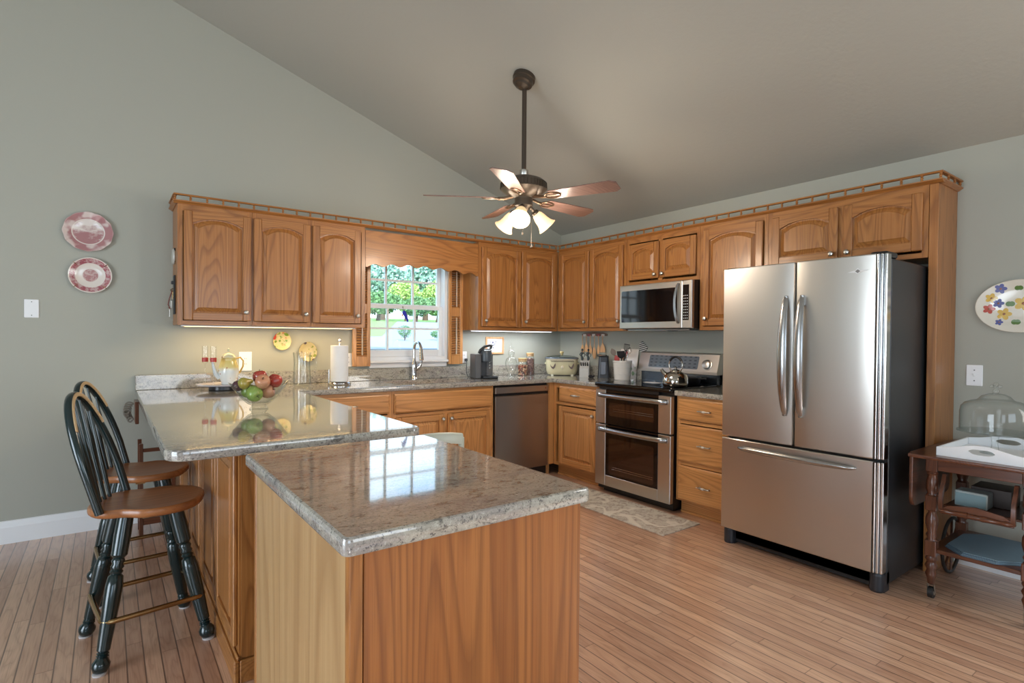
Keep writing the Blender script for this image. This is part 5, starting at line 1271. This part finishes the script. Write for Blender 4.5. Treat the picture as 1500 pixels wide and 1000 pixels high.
for x in (-2.80, -2.735, -2.67):
    m = MB(r); m.cyl((x, -2.215, .45), (x, -2.24, .79), .007, n=8); m.build('spindle', cm, ang=60)

# ================================================================== rug
def rugmat():
    M = Mat('rug_pattern', .95); v_ = M.obj()
    a = M.noise(v_, 6, 3, .6, 1.5); b_ = M.noise(v_, 26, 4, .7, .6); big = M.noise(v_, 2.6, 2, .5, .6)
    c = M.mix(M.ramp(b_, [(.44, 0.0), (.50, 1.0)]), lin(164, 150, 138), lin(198, 190, 176))
    lines_ = M.ramp(M.math('ABSOLUTE', M.math('SUBTRACT', big, .5)), [(.0, 1.0), (.018, .8), (.028, 0.0)])
    c = M.mix(M.ramp(a, [(.45, 0.0), (.62, .55)]), c, lin(178, 166, 152)); c = M.mix(lines_, c, lin(216, 208, 194)); M.set('Base Color', c)
    M.bump(M.noise(v_, 300, 2), .4, .003); return M.m
m = MB(); m.prism([(-1.075, -2.262), (-.672, -2.262), (-.672, -1.08), (-1.075, -1.08)], 'z', .0005, .007, .002)
solo(m, 'rug', rugmat(), 'flat grey-beige patterned kitchen rug on the floor before the range', 'rug', (-.87, -1.7, 0))

# ================================================================== tea cart by the right wall
r = thing('tea_cart', 'dark turned-leg wooden tea cart with drop leaf against the right wall', 'cart', (-.50, -3.80, 0))
LX = (-.668, -.20); LY = (-3.600, -3.965); TH = .735
m = MB(r); m.box(-.795, -.10, -3.985, -3.532, TH-.018, TH, .004, 2); m.build('top', cherry['x'])
m = MB(r); m.prism(rrect(-.72, -.16, TH-.285, TH-.004, [.05, .05, 0, 0], 5), 'y', -3.532, -3.515, .003); m.build('drop_leaf', cherry['x'])
m = MB(r); m.prism(rrect(-.72, -.16, TH-.285, TH-.004, [.05, .05, 0, 0], 5), 'y', -4.002, -3.985, .003); m.build('drop_leaf', cherry['x'])
for x in (LX[0]-.018, LX[1]):
    m = MB(r); m.box(x, x+.018, LY[1]+.024, LY[0]-.024, TH-.085, TH-.018, .002); m.build('end_apron', cherry['y'])
for y in LY:
    m = MB(r); m.box(LX[0]+.024, LX[1]-.024, y-.009, y+.009, TH-.085, TH-.018, .002); m.build('side_apron', cherry['x'])
for x in LX:
    for y in LY:
        m = MB(r)
        m.box(x-.024, x+.024, y-.024, y+.024, TH-.095, TH-.018, .003)
        m.lathe([(.021, TH-.095), (.026, TH-.105), (.020, TH-.115), (.026, TH-.14), (.028, TH-.18), (.020, TH-.205), (.026, TH-.215)], (x, y, 0), n=18)
        m.box(x-.024, x+.024, y-.024, y+.024, TH-.290, TH-.215, .003)
        m.lathe([(.020, TH-.29), (.016, TH-.30), (.026, TH-.325), (.028, TH-.36), (.018, TH-.40), (.024, TH-.415), (.018, TH-.43), (.026, TH-.445)], (x, y, 0), n=18)
        m.box(x-.024, x+.024, y-.024, y+.024, .215, TH-.44, .003)
        zb = .075 if x == LX[0] else .12
        m.lathe([(.022, .215), (.026, .20), (.018, .185), (.027, .165), (.018, .145), (.025, .125), (.019, .105), (.014, zb)], (x, y, 0), n=18)
        lg = m.build('leg', cherry['z'], ang=50)
        if x == LX[0]:
            m = MB(r); m.cyl((x+.01, y-.011, .028), (x+.01, y+.011, .028), .028, n=22); m.build('caster', plain('caster_rubber', (34, 34, 34), .5), lg)
            m = MB(r); m.cyl((x+.01, y-.0135, .028), (x+.01, y+.0135, .028), .012, n=14); m.tube([(x+.01, y-.015, .028), (x, y-.014, .07), (x, y+.014, .07), (x+.01, y+.015, .028)], .004, 6); m.build('caster_fork', nickel, lg)
m = MB(r); m.box(LX[0]-.01, LX[1]+.01, LY[1]-.01, LY[0]+.01, .235, .255, .003); m.build('lower_shelf', cherry['y'])
m = MB(r); m.box(-.60, LX[1]+.01, LY[1]+.026, LY[0]-.026, .455, .468, .003); m.build('middle_shelf', cherry['y'])
# swing handle at the near end
xh = -.715
for y in (LY[0]-.048, LY[1]+.048):
    m = MB(r); m.loft([[(xh+dx-.010, y-.008, z), (xh+dx+.010, y-.008, z), (xh+dx+.010, y+.008, z), (xh+dx-.010, y+.008, z)] for dx, z in ((.055, TH-.10), (.040, TH-.13), (.005, TH-.18), (0, TH-.25), (.006, TH-.275))]); m.build('handle_arm', cherry['z'])
m = MB(r); ya, yb = LY[1]+.045, LY[0]-.045
m.prism([(ya, TH-.285), (ya, TH-.262), ((ya+yb)/2-.10, TH-.240), ((ya+yb)/2, TH-.225), ((ya+yb)/2+.10, TH-.240), (yb, TH-.262), (yb, TH-.285)], 'x', xh-.002, xh+.010, .001); m.build('handle_panel', cherry['y'])
m = MB(r); Lh = yb-ya
m.lathe([(.006, 0), (.010, .015), (.013, .03), (.008, .04), (.011, .07), (.015, .11), (.010, .125), (.014, .132), (.010, .139), (.014, .146), (.010, .153), (.014, .160), (.010, .167), (.015, Lh-.11), (.011, Lh-.07), (.008, Lh-.04), (.013, Lh-.03), (.010, Lh-.015), (.006, Lh)], (xh-.008, ya, TH-.270), (0, 1, 0), 14); m.build('turned_bar', cherry['y'], ang=60)
# the two big spoked wheels at the wall end
for y in (LY[0]+.045, LY[1]-.045):
    m = MB(r); cw = Vector((LX[1], y, .155)); m.tube([cw+Vector((.148*math.cos(a), 0, .148*math.sin(a))) for a in [2*PI*i/32 for i in range(32)]], .009, 8, True)
    m.mi = 1
    for k in range(8):
        a = 2*PI*k/8; m.cyl(cw, cw+Vector((.143*math.cos(a), 0, .143*math.sin(a))), .006, n=6)
    m.cyl(cw-Vector((0, .05 if y > -3.8 else -.05, 0)), cw+Vector((0, .012 if y > -3.8 else -.012, 0)), .018, n=12); m.build('wheel', [plain('tyre_dark', (48, 44, 42), .5), cherry['x']], ang=60)

# white tray
tz = TH+.0005; TCx, TCy = -.50, -3.80
r = thing('serving_tray', 'white serving tray with cut-out handles on the tea cart', 'tray', (TCx, TCy, tz))
TX0, TX1, TY0, TY1 = -.735, -.265, -3.975, -3.632
m = MB(r); m.box(TX0, TX1, TY0, TY1, tz, tz+.008); m.build('base', white_m)
def tray_end(x0, x1):
    yc = (TY0+TY1)/2; hw = (TY1-TY0)/2; N = 24
    topz = lambda y: .040+.030*math.exp(-((y-yc)/.10)**2)
    m = MB(r)
    hole = [(yc+.045*math.cos(t)*1.0, .040+.012*math.sin(t)) for t in [2*PI*i/24 for i in range(24)]]
    outer = []
    for (y, z) in hole:
        dy, dz = y-yc, z-.040
        a = math.atan2(dz, dy)
        # project outward to the board's outline
        best = None
        for k in range(1, 400):
            s_ = k*.0005; yy = yc+math.cos(a)*s_*1.0; zz = .040+math.sin(a)*s_
            if abs(yy-yc) >= hw or zz <= .0081 or zz >= topz(yy): break
        outer.append((max(TY0, min(TY1, yy)), max(.008, zz)))
    # board as a ring around the hand hole
    L1 = [[(x0, p[0], tz+p[1]) for p in outer], [(x0, p[0], tz+p[1]) for p in hole], [(x1, p[0], tz+p[1]) for p in hole], [(x1, p[0], tz+p[1]) for p in outer]]
    L1.append(L1[0]); m.loft(L1, True, False, False)
    return m
def end_board(x0, x1):
    yc = (TY0+TY1)/2; N = 12; m = MB(r); topz = lambda y: .040+.030*math.exp(-((y-yc)/.10)**2)
    for s_ in (-1, 1):
        ys = [yc+s_*(.05+(TY1-yc-.05)*i/N) for i in range(N+1)]
        m.prism([(ys[0], tz+.008)]+[(ys[-1], tz+.008)]+[(y, tz+topz(y)) for y in reversed(ys)], 'x', x0, x1)
    ys = [yc-.05+.1*i/N for i in range(N+1)]
    m.prism([(ys[0], tz+.008), (ys[-1], tz+.008)]+[(y, tz+.026+.004*abs((y-yc)/.05)**4*3) for y in reversed(ys)], 'x', x0, x1)
    m.prism([(y, tz+.052-.012*abs((y-yc)/.05)**4) for y in ys]+[(y, tz+topz(y)) for y in reversed(ys)], 'x', x0, x1)
    return m
end_board(TX0, TX0+.012).build('handle_end', white_m); end_board(TX1-.012, TX1).build('handle_end', white_m)
m = MB(r); m.box(TX0+.012, TX1-.012, TY0, TY0+.010, tz+.008, tz+.042, .002); m.build('side', white_m)
m = MB(r); m.box(TX0+.012, TX1-.012, TY1-.010, TY1, tz+.008, tz+.042, .002); m.build('side', white_m)
# glass cake stand and dome
cs = (-.50, -3.80, tz+.0083)
r = thing('cake_stand', 'footed clear glass cake stand on the white tray', 'cake stand', cs)
m = MB(r); m.lathe([(.058, 0), (.058, .003), (.03, .008), (.016, .02), (.012, .05), (.015, .08), (.026, .095), (.13, .100), (.150, .104), (.150, .109), (.02, .106)], cs, n=36); m.build('stand', glass_m, ang=60)
r = thing('glass_dome', 'large clear glass cake dome with a flower-shaped knob', 'dome', (cs[0], cs[1], cs[2]+.1095))
zc = cs[2]+.1095
m = MB(r); m.lathe([(.137, 0), (.139, .003), (.139, .09), (.134, .118), (.118, .137), (.095, .147), (.072, .152), (.066, .158), (.054, .173), (.034, .182), (.012, .186), (.010, .190)], (cs[0], cs[1], zc), n=48, cap=False); m.build('dome', glass_m, ang=50)
m = MB(r); m.lathe([(.010, .186), (.014, .192), (.013, .202), (.006, .210), (.006, .214)], (cs[0], cs[1], zc), n=16)
for k in range(6):
    a = 2*PI*k/6; m.ball((cs[0]+.017*math.cos(a), cs[1]+.017*math.sin(a), zc+.220), .009, 8)
m.ball((cs[0], cs[1], zc+.228), .012, 10); m.build('knob', glass_m, ang=60)
# things under the top
m = MB(); m.box(-.46, -.30, -3.86, -3.70, .4683, .560, .003)
solo(m, 'recipe_box', plain('box_brown', (60, 46, 40), .4), 'dark wooden box on the middle shelf of the tea cart', 'box', (-.38, -3.78, .4685))
m = MB(); m.box(-.56, -.463, -3.79, -3.66, .4683, .545, .004); m.mi = 1; m.box(-.563, -.560, -3.785, -3.665, .475, .535)
solo(m, 'tissue_box', [plain('box_pale_teal', (196, 208, 206), .5), plain('box_teal_print', (140, 172, 180), .5)], 'pale teal and white box on the middle shelf of the tea cart', 'box', (-.51, -3.725, .4685))
def octo(cx_, cy_, hx, hy, c_, dz):
    return [(cx_-hx+c_, cy_-hy), (cx_+hx-c_, cy_-hy), (cx_+hx, cy_-hy+c_), (cx_+hx, cy_+hy-c_), (cx_+hx-c_, cy_+hy), (cx_-hx+c_, cy_+hy), (cx_-hx, cy_+hy-c_), (cx_-hx, cy_-hy+c_)]
for k in range(4):
    m = MB(); m.prism(octo(-.475+.004*k, -3.785-.003*k, .205, .150, .085, 0), 'z', .2555+k*.0045, .2595+k*.0045, .001)
    solo(m, 'placemat', plain('blue_grey_placemat' if k % 2 else 'slate_placemat', (112, 136, 150) if k % 2 else (92, 116, 134), .6), ['octagonal slate blue placemat, lowest of the stack on the cart shelf', 'octagonal blue-grey placemat, second from the bottom of the stack on the cart', 'octagonal slate blue placemat, third from the bottom of the stack on the cart', 'octagonal blue-grey placemat, topmost of the stack on the cart shelf'][k], 'placemat', (-.46, -3.78, .2555+k*.0045), 'octagonal placemats on the cart')
